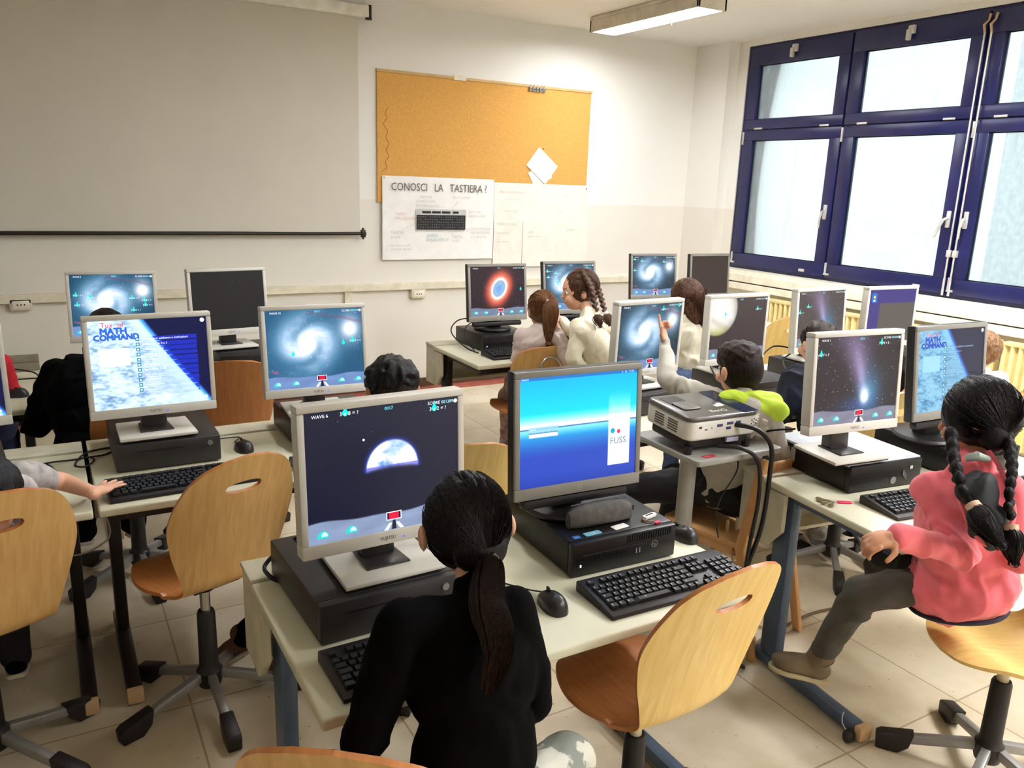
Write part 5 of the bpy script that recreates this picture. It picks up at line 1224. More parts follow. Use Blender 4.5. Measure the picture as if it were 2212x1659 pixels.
# ---------------------------------------------------- girl in the pink jacket at the right
M_PINK = mat('fleece_pink', (240, 112, 122), .85, var=.05, sheen=.3, bump=.05, bscale=300); M_NAVY = mat('trim_navy', (44, 40, 60), .7); M_GREY = mat('trousers_dark_olive', (74, 70, 60), .85, var=.08, bump=.05); M_BOOT = mat('boot_brown', (110, 92, 68), .6, var=.1, bump=.08)
M_HOOD = mat('hood_lining_black', (30, 32, 34), .7)
PH = atd(2108, 905, 2.28)
J = dict(head=PH, look=(-.35, .90, -.32), up=(.02, .3, 1), neck=atd(2098, 1005, 2.26), chest=atd(2085, 1120, 2.27), pelvis=atd(2072, 1262, 2.36),
         sh=[atd(2012, 1058, 2.30), atd(2172, 1062, 2.20)], el=[atd(2078, 1198, 2.18), atd(2200, 1200, 2.2)], wr=[atd(1935, 1158, 2.10), atd(2206, 1120, 2.30)],
         kn=[atd(1862, 1285, 2.42), atd(1905, 1228, 2.58)], an=[atd(1762, 1432, 2.56), atd(2060, 1335, 2.62)], toe=[(-.085, .075, .015), (.09, -.05, -.05)],
         hand=[dict(d=(-.85, .25, -.15), n=(-.15, -.35, .9), s=-1, curl=.85, k=1.0, spread=.03), dict(s=-1)])
e, root, V, B, X, side, up, hips = person('person in a pink jacket with two dark plaits, kneeling on a chair at the right', J, SKT, H_DBR, None, voxel=.0042, ears=.080)
garment_top(e, root, V, side, up, M_PINK, 'pink_jacket', 1.0, pad=.016, fold=.010, hem=.06, skirt=(.150, .122, .125), cuff=M_NAVY, wide=.98, seed=11, voxel=.0055, neckr=.058)
hp = V['pelvis']-up*.072; fwv = up.cross(side).normalized()
ring_ = [hp+side*(.128*cos(2*pi*k/40))+fwv*(.100*sin(2*pi*k/40)) for k in range(41)]; MB().tube(ring_, .007, 8).build('jacket_hem', M_NAVY, e, off=root)
trousers(e, root, V, hips, M_GREY, M_BOOT, 'olive_trousers', toe=J['toe'], sole=mat('sole_tan', (172, 156, 120), .7), pad=.004, seed=21, voxel=.0055, hipr=.056, shaft=.055, length=.88)
# folded-down hood: black lining with a pink rim
nk = atd(2102, 1052, 2.13); b = MB(); b.ell(nk, (.095, .036, .036), basis((-.3, .9, .2))); b.ell(atd(2124, 1090, 2.095), (.076, .030, .092), basis((-.3, .95, .0))); b.ell(atd(2148, 1140, 2.085), (.052, .026, .060), basis((-.3, .95, .0))); blob(b, 'hood_lining', M_HOOD, e, root, .005, 5, .006, .05, 7)
rim = [atd(2064, 1050, 2.12), atd(2074, 1080, 2.10), atd(2092, 1125, 2.085), atd(2118, 1168, 2.075), atd(2148, 1178, 2.075), atd(2178, 1150, 2.09), atd(2190, 1105, 2.11), atd(2180, 1062, 2.13), atd(2160, 1010, 2.17), atd(2136, 974, 2.20)]
MB().tube(smooth_path(rim), .0065, 8).build('hood_rim', M_PINK, e, off=root)
MB().tube([atd(2085, 990, 2.19), atd(2112, 985, 2.175), atd(2136, 992, 2.18)], [.010, .013, .008], 10).build('shirt_collar', mat('collar_mint', (170, 182, 172), .8), e, off=root)
R = (.096, .104, .106); _, hc = cap_hair(e, root, X, B, H_BLK, R, (0, -.018, .016), extra=[((-.056, -.045, -.045), (.034, .036, .05)), ((.050, -.045, -.045), (.034, .036, .05))], fold=.002)
combed(e, root, X, B, hc, R, H_BLK, [Vector((-.62, -.55, -.58)), Vector((.62, -.55, -.58))], 620, 1.0, .0012, lo=-.6, face=.5)
rng = random.Random(8); P = []
for k in range(90):
    v = Vector((rng.gauss(0, 1), rng.gauss(0, 1), abs(rng.gauss(0, 1))-.2)).normalized()
    if v.y > .5: continue
    p = hc+B @ Vector((v.x*R[0], v.y*R[1], v.z*R[2])); n_ = (p-hc).normalized(); s_ = n_.cross(Vector((rng.uniform(-1, 1), rng.uniform(-1, 1), rng.uniform(-1, 1)))).normalized()
    P.append([p, p+n_*.008+s_*.012, p+n_*.013+s_*.028])
strands('frizz', P, .0005, H_DBR, e, root)
M_TIE = mat('hair_tie_beige', (214, 178, 150), .6)
braid(e, root, [atd(2056, 950, 2.205), atd(2062, 1000, 2.15), atd(2078, 1055, 2.08), atd(2104, 1095, 2.04)], .031, H_BLK, M_TIE, tuft=.13)
braid(e, root, [atd(2176, 950, 2.20), atd(2186, 1010, 2.13), atd(2180, 1075, 2.06), atd(2184, 1140, 2.04)], .028, H_BLK, M_TIE, tuft=.10)

# ---------------------------------------------------- boy with the green collar, pointing
M_WHT = mat('sweatshirt_pale_grey', (188, 182, 170), .85, bump=.04, var=.06); M_NEON = mat('collar_neon', (206, 236, 66), .7); M_DPANT = mat('trousers_black', (24, 22, 26), .8)
J = dict(head=atd(1598, 798, 3.06), look=(.05, .98, -.15), neck=atd(1606, 862, 3.02), chest=atd(1604, 920, 3.04), pelvis=atd(1512, 1085, 2.84)*1.0,
         sh=[atd(1548, 868, 3.08), atd(1656, 898, 3.00)], el=[atd(1440, 822, 3.18), atd(1690, 985, 3.05)], wr=[atd(1437, 742, 3.30), atd(1660, 960, 3.22)],
         kn=[atd(1440, 1085, 3.12), atd(1570, 1085, 3.15)], an=[atd(1452, 1215, 3.20), atd(1560, 1210, 3.2)], toe=[(0, .1, -.03), (0, .1, -.03)],
         hand=[dict(d=(.05, .35, .75), n=(-.5, .8, -.3), s=1, point=True, k=1.0), dict(s=-1)])
J['pelvis'] = Vector((2.27, 2.20, .57)); J['kn'] = [Vector((2.06, 2.52, .50)), Vector((2.34, 2.54, .50))]; J['an'] = [Vector((2.06, 2.56, .16)), Vector((2.36, 2.58, .16))]
e, root, V, B, X, side, up, hips = person('person with a neon green collar and short dark hair, pointing at a galaxy screen', J, SK, H_BLK, None, voxel=.0042, ears=.084)
garment_top(e, root, V, side, up, M_WHT, 'sweatshirt', 1.0, fold=.007, pad=.008, seed=31, voxel=.0055)
b = MB(); nk = V['neck']; capsule(b, nk+Vector((-.085, .0, .012)), nk+Vector((.085, -.055, -.012)), .034, .044); b.ell(nk+Vector((.045, -.075, -.035)), (.090, .044, .052), Matrix.Rotation(-.4, 3, 'Z')); blob(b, 'neon_collar', M_NEON, e, root, .005, 4, .006, .05, 4)
trousers(e, root, V, hips, M_DPANT, M_BLKCL, toe=J['toe'])
cap_hair(e, root, X, B, H_DBR, (.077, .088, .070), (0, .000, .042), 'hair_top', fold=.006, extra=[((0, .045, .075), (.055, .045, .030))]); cap_hair(e, root, X, B, hairm('hair_cropped', (20, 12, 10), (44, 28, 22), .6), (.0755, .089, .090), (0, -.010, .004), 'cropped_sides', fold=.0)

# ---------------------------------------------------- girl in the beige jacket with long straight hair
M_BEI = mat('jacket_beige', (206, 198, 176), .8, bump=.05)
J = dict(head=(3.20, 3.52, 1.135), look=(-.25, .95, -.15), neck=(3.215, 3.50, 1.03), chest=(3.22, 3.49, .91), pelvis=(3.24, 3.46, .64), sh=[(3.09, 3.52, .985), (3.34, 3.44, .985)], el=[(3.03, 3.56, .80), (3.42, 3.42, .79)], wr=[(3.04, 3.72, .76), (3.38, 3.58, .74)], kn=[(3.15, 3.48, .36), (3.32, 3.46, .36)], an=[(3.15, 3.46, .07), (3.32, 3.42, .07)], toe=[(0, .1, -.02), (0, .1, -.02)])
e, root, V, B, X, side, up, hips = person('person standing in a beige jacket, long straight brown hair down the back', J, SK, H_AUB, None)
garment_top(e, root, V, side, up, M_BEI, 'beige_jacket', pad=.022, fold=.010, seed=41); trousers(e, root, V, hips, mat('jeans_blue', (70, 84, 116), .8), mat('shoe_pale', (200, 196, 190), .6), toe=J['toe'])
R = (.090, .098, .100); _, hc = cap_hair(e, root, X, B, H_AUB, R, (0, -.014, .014), extra=[((0, -.03, .0), (.02, -.055, -.12), .084, .060), ((.02, -.055, -.12), (.045, -.06, -.22), .060, .020)], fold=.003)
combed(e, root, X, B, hc, R, H_AUB, Vector((.2, -.8, -.7)), 260, 1.0, .0014, lo=-.5); tail(e, root, [X(.0, -.055, .02), X(.015, -.075, -.06), X(.03, -.085, -.14), X(.05, -.08, -.24)], .062, H_AUB, 160, prof=lambda t: 1.25-t*.95)

# ---------------------------------------------------- girl with the ponytail on the chrome-loop chair
M_PALE = mat('top_pale_pink', (222, 204, 196), .8, bump=.04); M_LEG = mat('leggings_patterned', (206, 176, 168), .8, rgb2=(158, 116, 112), scale=26)
J = dict(head=atd(1170, 668, 4.58), look=(.15, .97, -.18), neck=atd(1166, 712, 4.57), chest=atd(1166, 742, 4.60), pelvis=Vector((2.44, 3.95, .56)), sh=[atd(1128, 726, 4.62), atd(1206, 728, 4.52)], el=[atd(1118, 775, 4.68), atd(1222, 775, 4.56)], wr=[atd(1140, 760, 4.82), atd(1203, 690, 4.66)], kn=[(2.42, 4.25, .50), (2.62, 4.26, .50)], an=[(2.545, 4.34, .20), (2.70, 4.34, .20)], toe=[(-.10, .02, -.055), (.04, .08, -.04)],
         hand=[dict(), dict(d=(.0, .2, .9), n=(.3, -.9, 0), s=-1, curl=.7)])
J['kn'] = [Vector((2.40, 4.16, .47)), Vector((2.62, 4.22, .49))]; J['an'] = [Vector((2.43, 4.20, .155)), Vector((2.66, 4.26, .16))]
e, root, V, B, X, side, up, hips = person('person with a long light brown ponytail, sitting in front of the orange nebula screen', J, SK, H_BRN, None, voxel=.0055)
garment_top(e, root, V, side, up, M_PALE, 'pale_top', .8, seed=51, pad=.008); trousers(e, root, V, hips, M_LEG, mat('shoe_white', (206, 198, 184), .6, rgb2=(150, 140, 126), scale=40), 'patterned_leggings', toe=J['toe'], pad=.002, socks=mat('sock_brown', (110, 92, 80), .9), length=.85)
R = (.086, .096, .096); _, hc = cap_hair(e, root, X, B, H_BRN, R, (0, -.016, .014)); combed(e, root, X, B, hc, R, H_BRN, Vector((-.05, -.93, .30)), 300, 1.0, .0013)
tp = X(-.004, -.108, .036); MB().tube([tp+Vector((0, .008, 0)), tp+Vector((0, -.012, -.002))], .016, 14).build('hair_tie', mat('hair_tie_cream', (222, 206, 186), .6), e, off=root)
tail(e, root, [tp, tp+Vector((-.004, -.030, -.03)), tp+Vector((-.012, -.040, -.10)), tp+Vector((-.014, -.038, -.18)), tp+Vector((-.006, -.036, -.25))], .030, H_BRN, 150)

# ---------------------------------------------------- girl with two plaits in a cream sweater, in profile
M_CRM = mat('sweater_cream', (230, 220, 192), .9, bump=.25, bscale=160, sheen=.3)
J = dict(head=atd(1250, 628, 4.28), look=(-.92, .38, -.22), neck=atd(1274, 680, 4.24), chest=atd(1278, 735, 4.22), pelvis=Vector((2.78, 3.56, .60)), sh=[atd(1252, 708, 4.14), atd(1305, 700, 4.34)], el=[atd(1236, 775, 4.14), atd(1272, 752, 4.46)], wr=[atd(1262, 800, 4.3), atd(1208, 688, 4.52)], kn=[(2.70, 3.70, .40), (2.86, 3.70, .40)], an=[(2.74, 3.66, .08), (2.90, 3.64, .08)], toe=[(-.05, .1, -.02), (-.05, .1, -.02)],
         hand=[dict(), dict(d=(-.85, .1, .1), n=(.1, -.2, .95), s=-1, curl=.6)])
e, root, V, B, X, side, up, hips = person('person in a cream sweater with two brown plaits, in profile, reaching to the left', J, SK, H_AUB, None, voxel=.0055, ears=.074)
garment_top(e, root, V, side, up, M_CRM, 'cream_sweater', .96, pad=.016, fold=.007, seed=61); trousers(e, root, V, hips, mat('jeans_blue', (70, 84, 116), .8), mat('shoe_pale', (200, 196, 190), .6), toe=J['toe'])
R = (.086, .095, .096); _, hc = cap_hair(e, root, X, B, H_AUB, R, (0, -.022, .020)); combed(e, root, X, B, hc, R, H_AUB, [Vector((-.5, -.75, -.3)), Vector((.5, -.75, -.3))], 300, 1.0, .0013)
braid(e, root, [atd(1262, 592, 4.22), atd(1279, 626, 4.14), atd(1285, 656, 4.11), atd(1290, 680, 4.09)], .026, H_AUB, mat('hair_tie_white', (232, 222, 206), .6), tuft=.075)
braid(e, root, [atd(1278, 596, 4.30), atd(1295, 632, 4.24), atd(1303, 660, 4.20), atd(1309, 678, 4.18)], .024, H_AUB, MATS['hair_tie_white'], tuft=.075)

# ---------------------------------------------------- boy in the navy hoodie
M_NVY = mat('hoodie_navy', (30, 38, 62), .8, bump=.05, rgb2=(18, 22, 38), scale=8); M_JEAN = mat('jeans_dark', (48, 54, 84), .8)
J = dict(head=atd(1766, 742, 3.78), look=(.15, .97, -.18), neck=atd(1758, 800, 3.72), chest=atd(1748, 850, 3.70), pelvis=Vector((3.12, 2.32, .54)), sh=[atd(1706, 832, 3.74), atd(1812, 840, 3.60)], el=[atd(1690, 895, 3.72), atd(1830, 900, 3.6)], wr=[atd(1700, 880, 3.95), atd(1800, 880, 3.85)], kn=[(3.00, 2.62, .50), (3.24, 2.62, .50)], an=[(3.02, 2.60, .16), (3.20, 2.50, .155)], toe=[(0, .1, -.03), (.02, -.08, -.055)])
J['an'][1] = atd(1768, 1155, 3.98)
e, root, V, B, X, side, up, hips = person('person in a navy hoodie with short dark hair, partly hidden by the violet comet screen', J, SK, H_BLK, None, ears=.082)
garment_top(e, root, V, side, up, M_NVY, 'navy_hoodie', pad=.016, fold=.010, seed=71); trousers(e, root, V, hips, M_JEAN, mat('sneaker_grey', (176, 168, 152), .6, rgb2=(120, 112, 100), scale=30), toe=J['toe'], socks=mat('sock_orange', (214, 128, 60), .9), length=.86)
cap_hair(e, root, X, B, H_DBR, (.082, .092, .088), (0, -.012, .022), fold=.005)

# ---------------------------------------------------- dark-haired child in pale pink, between the two right screens
J = dict(head=(3.62, 2.27, 1.09), look=(.0, .98, -.2), neck=(3.625, 2.24, .985), chest=(3.62, 2.22, .87), pelvis=(3.66, 2.16, .55), sh=[(3.50, 2.24, .94), (3.745, 2.22, .94)], el=[(3.44, 2.28, .76), (3.80, 2.26, .76)], wr=[(3.50, 2.46, .77), (3.76, 2.44, .77)], kn=[(3.56, 2.46, .50), (3.74, 2.46, .50)], an=[(3.56, 2.48, .10), (3.74, 2.48, .10)], toe=[(0, .1, -.03), (0, .1, -.03)])
q = atd(1930, 792, 3.95); J['head'] = tuple(q); J['neck'] = tuple(q+Vector((.0, -.035, -.10))); J['chest'] = tuple(q+Vector((.02, -.07, -.21))); J['sh'] = [tuple(q+Vector((-.11, -.05, -.15))), tuple(q+Vector((.14, -.07, -.14)))]; J['el'] = [tuple(q+Vector((-.16, 0, -.29))), tuple(q+Vector((.18, -.02, -.29)))]; J['wr'] = [tuple(q+Vector((-.08, .17, -.25))), tuple(q+Vector((.10, .16, -.25)))]; J['pelvis'] = (q.x, q.y-.10, .55); J['kn'] = [(q.x-.08, q.y+.22, .5), (q.x+.1, q.y+.22, .5)]; J['an'] = [(q.x-.08, q.y+.24, .1), (q.x+.1, q.y+.24, .1)]; o_ = Vector((0, 0, 0))
for k in ('head', 'neck', 'chest'): J[k] = tuple(Vector(J[k])+Vector((o_.x, o_.y, 0)))
J['sh'] = [tuple(Vector(q)+Vector((o_.x, o_.y, 0))) for q in J['sh']]
e, root, V, B, X, side, up, hips = person('person in a pale pink top with long straight black hair, between the two right-hand screens', J, SK, H_BLK, None)
garment_top(e, root, V, side, up, mat('top_salmon', (232, 186, 170), .8), 'pink_top', seed=81); trousers(e, root, V, hips, M_DPANT, M_BLKCL, toe=J['toe'])
R = (.090, .098, .098); _, hc = cap_hair(e, root, X, B, H_BLK, R, (0, -.014, .014), extra=[((0, -.05, -.03), (.0, -.065, -.13), .082, .07)]); combed(e, root, X, B, hc, R, H_BLK, Vector((0, -.7, -.8)), 160, 1.0, .0014)

# ---------------------------------------------------- light-haired child at the right edge
h_ = atd(2112, 758, 4.05)
J = dict(head=h_, look=(-.25, .95, -.2), neck=h_+Vector((0, -.03, -.11)), chest=h_+Vector((0, -.05, -.23)), pelvis=(h_.x+.03, h_.y-.10, .55), sh=[h_+Vector((-.12, -.03, -.155)), h_+Vector((.12, -.06, -.155))], el=[h_+Vector((-.18, .0, -.33)), h_+Vector((.18, -.03, -.33))], wr=[h_+Vector((-.10, .17, -.31)), h_+Vector((.10, .16, -.31))], kn=[(h_.x-.08, h_.y+.22, .50), (h_.x+.12, h_.y+.22, .50)], an=[(h_.x-.08, h_.y+.24, .12), (h_.x+.12, h_.y+.24, .12)], toe=[(0, .1, -.03), (0, .1, -.03)])
e, root, V, B, X, side, up, hips = person('light-haired person in white showing beside the right edge of the menu screen', J, SK, H_BLD, None, ears=.08)
garment_top(e, root, V, side, up, mat('shirt_white', (236, 234, 228), .8), 'white_top', seed=91); trousers(e, root, V, hips, M_JEAN, M_BLKCL, toe=J['toe']); cap_hair(e, root, X, B, H_BLD, (.084, .094, .09), (0, -.016, .018), fold=.006)

# ---------------------------------------------------- boy of whom only black hair shows above the front screen
J = dict(head=(.945, 2.39, 1.075), look=(.05, .97, -.24), neck=(.945, 2.36, .975), chest=(.95, 2.34, .86), pelvis=(1.02, 2.34, .55), sh=[(.82, 2.37, .935), (1.07, 2.35, .935)], el=[(.76, 2.40, .76), (1.13, 2.38, .76)], wr=[(.83, 2.57, .79), (1.06, 2.56, .79)], kn=[(.93, 2.60, .50), (1.0, 2.60, .50)], an=[(.50, 2.72, .11), (.60, 2.62, .11)], toe=[(-.08, .04, -.05), (-.07, -.02, -.06)])
J['kn'][0] = (.82, 2.62, .48)
e, root, V, B, X, side, up, hips = person('person with short black hair, only the top of the head showing above the half-planet screen', J, SKT, H_BLK, None, ears=.082)
garment_top(e, root, V, side, up, mat('shirt_dark', (50, 40, 36), .8), 'dark_shirt', seed=95); trousers(e, root, V, hips, M_BLKCL, mat('shoe_brown', (96, 62, 46), .6), toe=J['toe'])
cap_hair(e, root, X, B, H_BLK, (.086, .096, .080), (0, -.008, .034), 'hair_top', fold=.007, extra=[((.02, .04, .075), (.05, .04, .035))]); cap_hair(e, root, X, B, MATS['hair_cropped'], (.0775, .091, .092), (0, -.010, .004), 'cropped_sides', fold=0)

# ---------------------------------------------------- bent-over child in black at the back left
J = dict(head=(.30, 4.0, .99), look=(.1, .95, -.3), neck=(.27, 3.92, .91), chest=(.22, 3.84, .80), pelvis=(.22, 3.74, .56), sh=[(.10, 3.88, .86), (.36, 3.86, .86)], el=[(.03, 3.90, .68), (.44, 3.92, .70)], wr=[(.12, 4.04, .76), (.38, 4.08, .76)], kn=[(.12, 4.0, .49), (.32, 4.0, .49)], an=[(.14, 3.98, .12), (.34, 3.98, .12)], toe=[(0, .1, -.03), (0, .1, -.03)])
q = atd(232, 724, 3.45); J['head'] = q; J['neck'] = q+Vector((-.02, -.06, -.09)); J['chest'] = q+Vector((-.07, -.14, -.2)); J['sh'] = [q+Vector((-.19, -.10, -.14)), q+Vector((.07, -.12, -.14))]; J['pelvis'] = q+Vector((-.06, -.24, -.44)); J['el'] = [q+Vector((-.30, -.10, -.33)), q+Vector((.13, -.08, -.30))]; J['wr'] = [q+Vector((-.17, .05, -.27)), q+Vector((.09, .08, -.27))]
J['kn'] = [q+Vector((-.17, .02, -.52)), q+Vector((.03, .02, -.52))]; J['an'] = [q+Vector((-.16, .0, -.88)), q+Vector((.04, .0, -.88))]
e, root, V, B, X, side, up, hips = person('person bent over, all in black, in front of the back left galaxy screen', J, SK, H_BLK, None)
garment_top(e, root, V, side, up, M_BLKCL, 'black_jacket', pad=.045, fold=.014, hem=.06, seed=101, wide=1.15); trousers(e, root, V, hips, M_BLKCL, M_BLKCL, toe=J['toe'], pad=.02); cap_hair(e, root, X, B, H_BLK)

# ---------------------------------------------------- bare-armed child at the left edge
J = dict(head=atz(-26, 1078, .90), look=(.25, .9, -.5), neck=atz(-20, 1082, .86), chest=atz(-30, 1120, .80), pelvis=Vector((-.26, 2.50, .58)), sh=[atz(-70, 1050, .86), atd(40, 1040, 2.60)], el=[atd(-110, 1150, 2.7), atd(196, 1092, 2.72)], wr=[atd(-60, 1110, 2.9), atd(219, 1082, 2.735)],
         kn=[(-.36, 2.86, .53), (-.20, 2.86, .53)], an=[(-.36, 2.84, .16), (-.20, 2.84, .16)], toe=[(0, .1, -.03), (0, .1, -.03)], hand=[dict(), dict(d=(.42, .55, -.02), n=(0, 0, 1), s=-1, curl=.05, spread=.20, k=1.0)])
J['sh'][1] = atz(46, 1028, .87); J['el'][1] = atd(196, 1092, 2.74); J['wr'][1] = atd(214, 1090, 2.70)
J['el'][1] = atz(134, 1040, .805); J['wr'][1] = Vector((.070, 2.60, .785))
e, root, V, B, X, side, up, hips = person('bare-armed person at the left edge, hand spread on the desk edge', J, SK, H_BLK, None, voxel=.0042)
garment_top(e, root, V, side, up, mat('tee_grey_print', (196, 190, 184), .85, rgb2=(140, 134, 134), scale=22), 'print_tee', .28, seed=111, pad=.010); trousers(e, root, V, hips, M_DPANT, M_BLKCL, toe=J['toe']); cap_hair(e, root, X, B, H_BLK)

# ---------------------------------------------------- child in red at the far left back desk
q = atd(-80, 716, 3.55)
J = dict(head=q, look=(.1, .95, -.25), neck=q+Vector((0, -.03, -.10)), chest=q+Vector((0, -.05, -.22)), pelvis=q+Vector((.0, -.10, -.43)), sh=[q+Vector((-.12, -.03, -.15)), q+Vector((.12, -.03, -.15))], el=[q+Vector((-.18, 0, -.30)), q+Vector((.15, .02, -.30))], wr=[q+Vector((-.10, .16, -.22)), q+Vector((.10, .14, -.215))], kn=[q+Vector((-.1, .2, -.48)), q+Vector((.1, .2, -.48))], an=[q+Vector((-.1, .2, -.88)), q+Vector((.1, .2, -.88))], toe=[(0, .1, -.03), (0, .1, -.03)])
e, root, V, B, X, side, up, hips = person('person in red, almost hidden by the screen at the left edge', J, SK, H_BLK, None)
garment_top(e, root, V, side, up, mat('shirt_red', (196, 30, 44), .8), 'red_shirt', .9, seed=121); trousers(e, root, V, hips, M_JEAN, M_BLKCL, toe=J['toe']); cap_hair(e, root, X, B, hairm('hair_black_red', (16, 8, 8), (70, 18, 26)))
# ------------------------------------------------------------ small things on the desks
PCZ = DZ+.1
M_CASE = mat('felt_grey', (92, 88, 84), .9, var=.12, scale=40, bump=.2)
e = thing('pencil_case', 'soft dark grey pencil case lying on the black computer', 'pencil case', (1.262, 1.655, PCZ), rad(-3))
b = MB(); prof = []
T = Matrix.Identity(4); V = []; F = []; nu = 16; K = 13
for i in range(K):
    x = -.10+.20*i/(K-1); w_ = .030*(1-.55*abs(i/(K-1)*2-1)**4); h_ = .064*(1-.30*abs(i/(K-1)*2-1)**4)
    for k in range(nu): a = 2*pi*k/nu; c, s_ = cos(a), sin(a); V.append((x, w_*abs(c)**.75*(1 if c > 0 else -1), h_/2+.5*h_*abs(s_)**.85*(1 if s_ > 0 else -1)))
for i in range(K-1):
    for k in range(nu): F.append((i*nu+k, i*nu+(k+1) % nu, (i+1)*nu+(k+1) % nu, (i+1)*nu+k))
F.append(tuple(range(nu))[::-1]); F.append(tuple((K-1)*nu+k for k in range(nu)))
MB().add(V, F).build('pouch', M_CASE, e); MB().tube([(-.09, .004, .0625), (0, .004, .0655), (.09, .004, .0625)], .0022, 6).build('zip', M_BLK, e); MB().box((.104, -.006, .032), (.010, .004, .014)).build('zip_pull', M_BLK, e)
e = thing('usb_stick', 'white memory stick with a pink lanyard end on the black computer', 'memory stick', (1.415, 1.625, PCZ), rad(12))
MB().prism(rrect(.052, .017, .007), .0, .009).build('stick_body', mat('stick_white', (236, 232, 226), .35), e, .002); MB().box((.0, 0, .0094), (.03, .004, .001)).build('label_stripe', MATS['print_black'], e)
MB().tube(smooth_path([(-.028, 0, .005), (-.036, -.008, .004), (-.030, -.022, .004), (-.016, -.030, .004)], 4), .0022, 6).build('cord_loop', mat('loop_brass', (150, 110, 80), .5), e); MB().prism(rrect(.020, .009, .004), .0, .004, M=Matrix.Translation((-.012, -.038, 0))).build('pink_end', mat('plastic_pink', (222, 30, 80), .4), e)
for x, y, w_, d_, m, nm, lb, rz in ((1.152, 1.603, .022, .016, mat('sticker_blue', (60, 120, 190), .4), 'sticker', 'small dark blue sticker at the front left corner of the pencil-case computer', -2), (1.206, 1.606, .052, .020, mat('sticker_sky', (128, 190, 214), .4), 'sticker', 'light blue sticker on the front edge of the pencil-case computer', 2), (1.300, 1.610, .050, .024, M_PAP, 'paper_scrap', 'white scrap of paper between the stickers and the memory stick', 6)):
    e = thing(nm, lb, 'sticker' if nm == 'sticker' else 'paper', (x, y, PCZ+.0002), rad(rz)); q = MB().prism(rrect(w_, d_, .003), 0, .0009); so = q.build('sticker_face', m, e)
    if nm == 'sticker': V, F = text_geo('intel' if w_ < .03 else '124', .006 if w_ < .03 else .012, 'CENTER'); MB().add([(p[0], p[1]-.003, .0011) for p in V], F).build('printed_text', mat('print_pale', (220, 232, 238), .5), e, smooth=False)
e = thing('key_bunch', 'keys with a pink plastic tag beside the silver-topped computer', 'keys', (2.228, 1.635, DZ), rad(-30))
MB().prism(rrect(.050, .018, .007), .001, .006, M=Matrix.Translation((.030, -.004, 0))).build('pink_tag', mat('tag_pink', (226, 64, 104), .4), e, .002)
for k in range(4):
    a = rad(150+k*28); T = Matrix.Rotation(a, 4, 'Z'); q = MB().box((.030, 0, .003+k*.0012), (.034, .006, .0015), T); q.cyl(T @ Vector((.052, 0, .002+k*.0012)), T @ Vector((.052, 0, .004+k*.0012)), .010, n=14); q.build('key', mat('key_brass', (160, 146, 104), .35, .6), e)
MB().tube([(.010*cos(t), .010*sin(t), .004) for t in [2*pi*k/16 for k in range(17)]], .001, 5).build('key_ring', M_ALU, e)

# ---- cables lying about
TP = DZ+.003
cable('tangled thin cable right of the person in black, looped by the computer', [(.80, 1.76, TP), (.86, 1.80, TP), (.92, 1.79, TP), (.90, 1.74, TP), (.84, 1.75, TP), (.86, 1.72, TP), (.83, 1.62, TP)], .0022, group='thin black desk cables')
cable('black monitor cable looping out at the left of the half-planet screen', [(.50, 1.90, .85), (.46, 1.945, .80), (.42, 1.935, .77), (.418, 1.90, .762), (.44, 1.882, TP+.004), (.47, 1.875, .75), (.52, 1.93, .80)], .0055)
cable('black cables bunched on the desk left of the menu screen', [(-.12, 3.06, TP), (-.04, 3.05, TP+.01), (.02, 3.08, TP), (.08, 3.07, TP+.006), (.13, 3.10, TP), (.17, 3.15, TP+.004), (.12, 3.17, TP), (.06, 3.11, TP+.006), (.03, 3.02, TP), (.06, 2.99, TP), (.09, 3.04, TP+.004), (.07, 3.10, TP)], .0032, group='thin black desk cables')
cable('second black cable of the bunch left of the menu screen', [(-.14, 3.02, TP), (-.06, 3.04, TP+.008), (-.03, 2.98, TP), (-.02, 2.96, TP)], .004, group='thin black desk cables')
for k, P in enumerate(([(-.32, 4.42, TP+.03), (-.22, 4.46, TP+.05), (-.10, 4.44, TP+.03), (-.06, 4.38, TP+.01), (.0, 4.30, TP+.02)], [(-.34, 4.30, TP+.02), (-.22, 4.32, TP+.02), (-.12, 4.34, TP+.02), (.0, 4.30, TP+.02), (-.06, 4.22, TP), (-.07, 4.1, .68), (-.05, 4.1, .60), (.02, 4.2, .62), (.01, 4.28, TP)])):
    cable(['upper black cable arching over the far left back desk', 'lower black cable looping off the edge of the far left back desk'][k], P, .0035, group='cables on the far left back desk')
cable('black cable arching down from the orange nebula screen to its desk', [(2.30, 4.42, .92), (2.20, 4.46, .90), (2.13, 4.40, .84), (2.16, 4.25, .77), (2.22, 4.20, TP)], .004, group='cables of the orange nebula screen')
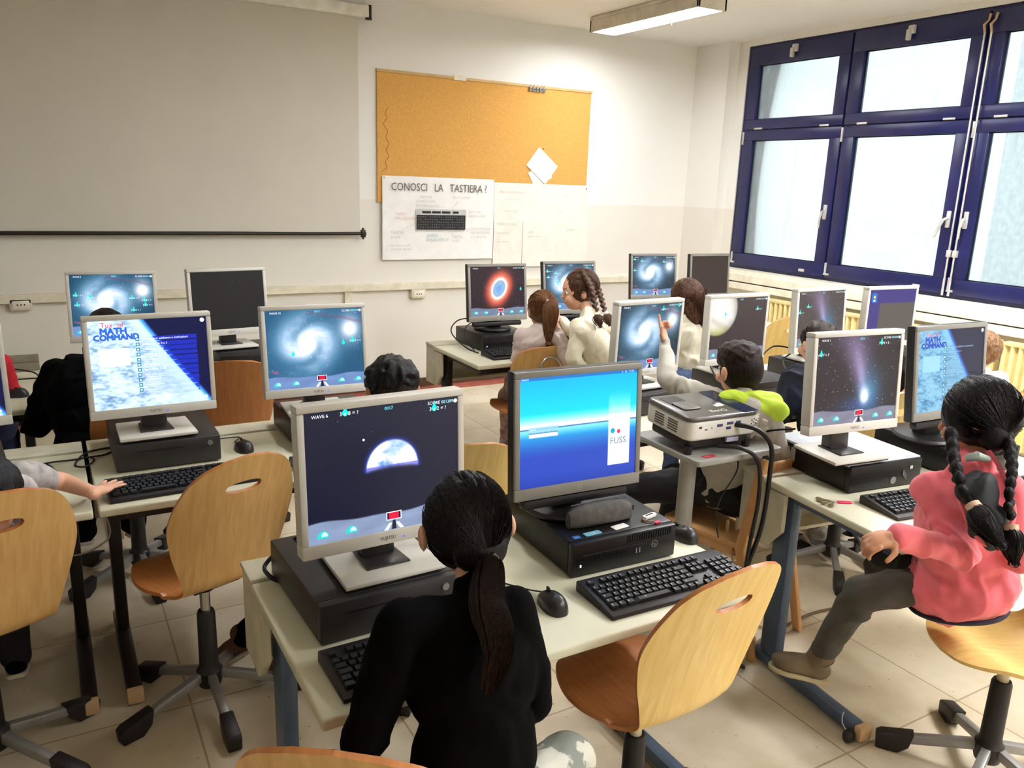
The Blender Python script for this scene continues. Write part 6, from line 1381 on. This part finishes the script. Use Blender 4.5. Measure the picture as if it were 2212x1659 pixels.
cable('inner black cable beside the arching one at the orange nebula screen', [(2.30, 4.42, .90), (2.25, 4.44, .86), (2.22, 4.38, .80), (2.23, 4.28, TP)], .003, group='cables of the orange nebula screen')
cable('black cable running from the violet comet screen down behind the desk', [(2.26, 1.86, .93), (2.24, 1.95, .90), (2.20, 2.02, .86), (2.17, 2.06, .80), (2.19, 2.10, .75)], .004)
cable('thick black cable lying behind the striped planet screen computer', [(2.72, 2.72, .865), (2.82, 2.85, .865), (2.90, 2.96, .88), (3.0, 3.02, .88)], .0045, group='cables behind the middle right screens')
cable('dark cable between the narrow comet screen and the grey computer', [(3.33, 2.80, .80), (3.42, 2.95, .86), (3.55, 3.0, .90), (3.45, 3.05, .92), (3.3, 3.0, .88)], .0045, group='cables behind the middle right screens')
cable('thin pale cable hanging at the left front desk leg', [(.09, 2.70, .70), (.10, 2.68, .60), (.0, 2.70, .55), (-.06, 2.72, .60)], .003, M_CBG)
cable('brown floor cable running from the blue desk foot to the right', [(1.95, 1.95, .006), (2.15, 1.93, .006), (2.40, 1.98, .006), (2.70, 2.02, .006), (2.95, 1.98, .006)], .006, mat('cable_brown', (112, 92, 66), .5))
for k in range(3): cable(['cream cable hanging behind the projector stand, left one', 'cream cable hanging behind the projector stand, middle one', 'dark red cable hanging behind the projector stand'][k], [(2.22+.05*k, 2.09, .50), (2.24+.04*k, 2.10, .30), (2.27+.01*k, 2.11, .10), (2.30+.03*k, 2.14, .008)], .006 if k < 2 else .004, mat('cable_cream', (206, 180, 136), .5) if k < 2 else mat('cable_dark_red', (70, 30, 28), .5), group='cables hanging behind the projector stand')
e = thing('wire_tie', 'thin wire with a small black caster tied round the end of the blue desk foot', 'caster', (2.145, 1.40, 0))
MB().ell((0, 0, .024), (.024, .018, .024)).build('wheel', M_BLK, e); MB().tube(smooth_path([(0, .0, .03), (-.012, .02, .06), (-.004, .03, .078), (.03, .05, .070)]), .0018, 6).build('wire', M_ALU, e)
# small dark crumbs of dirt near the left front chair are part of the floor
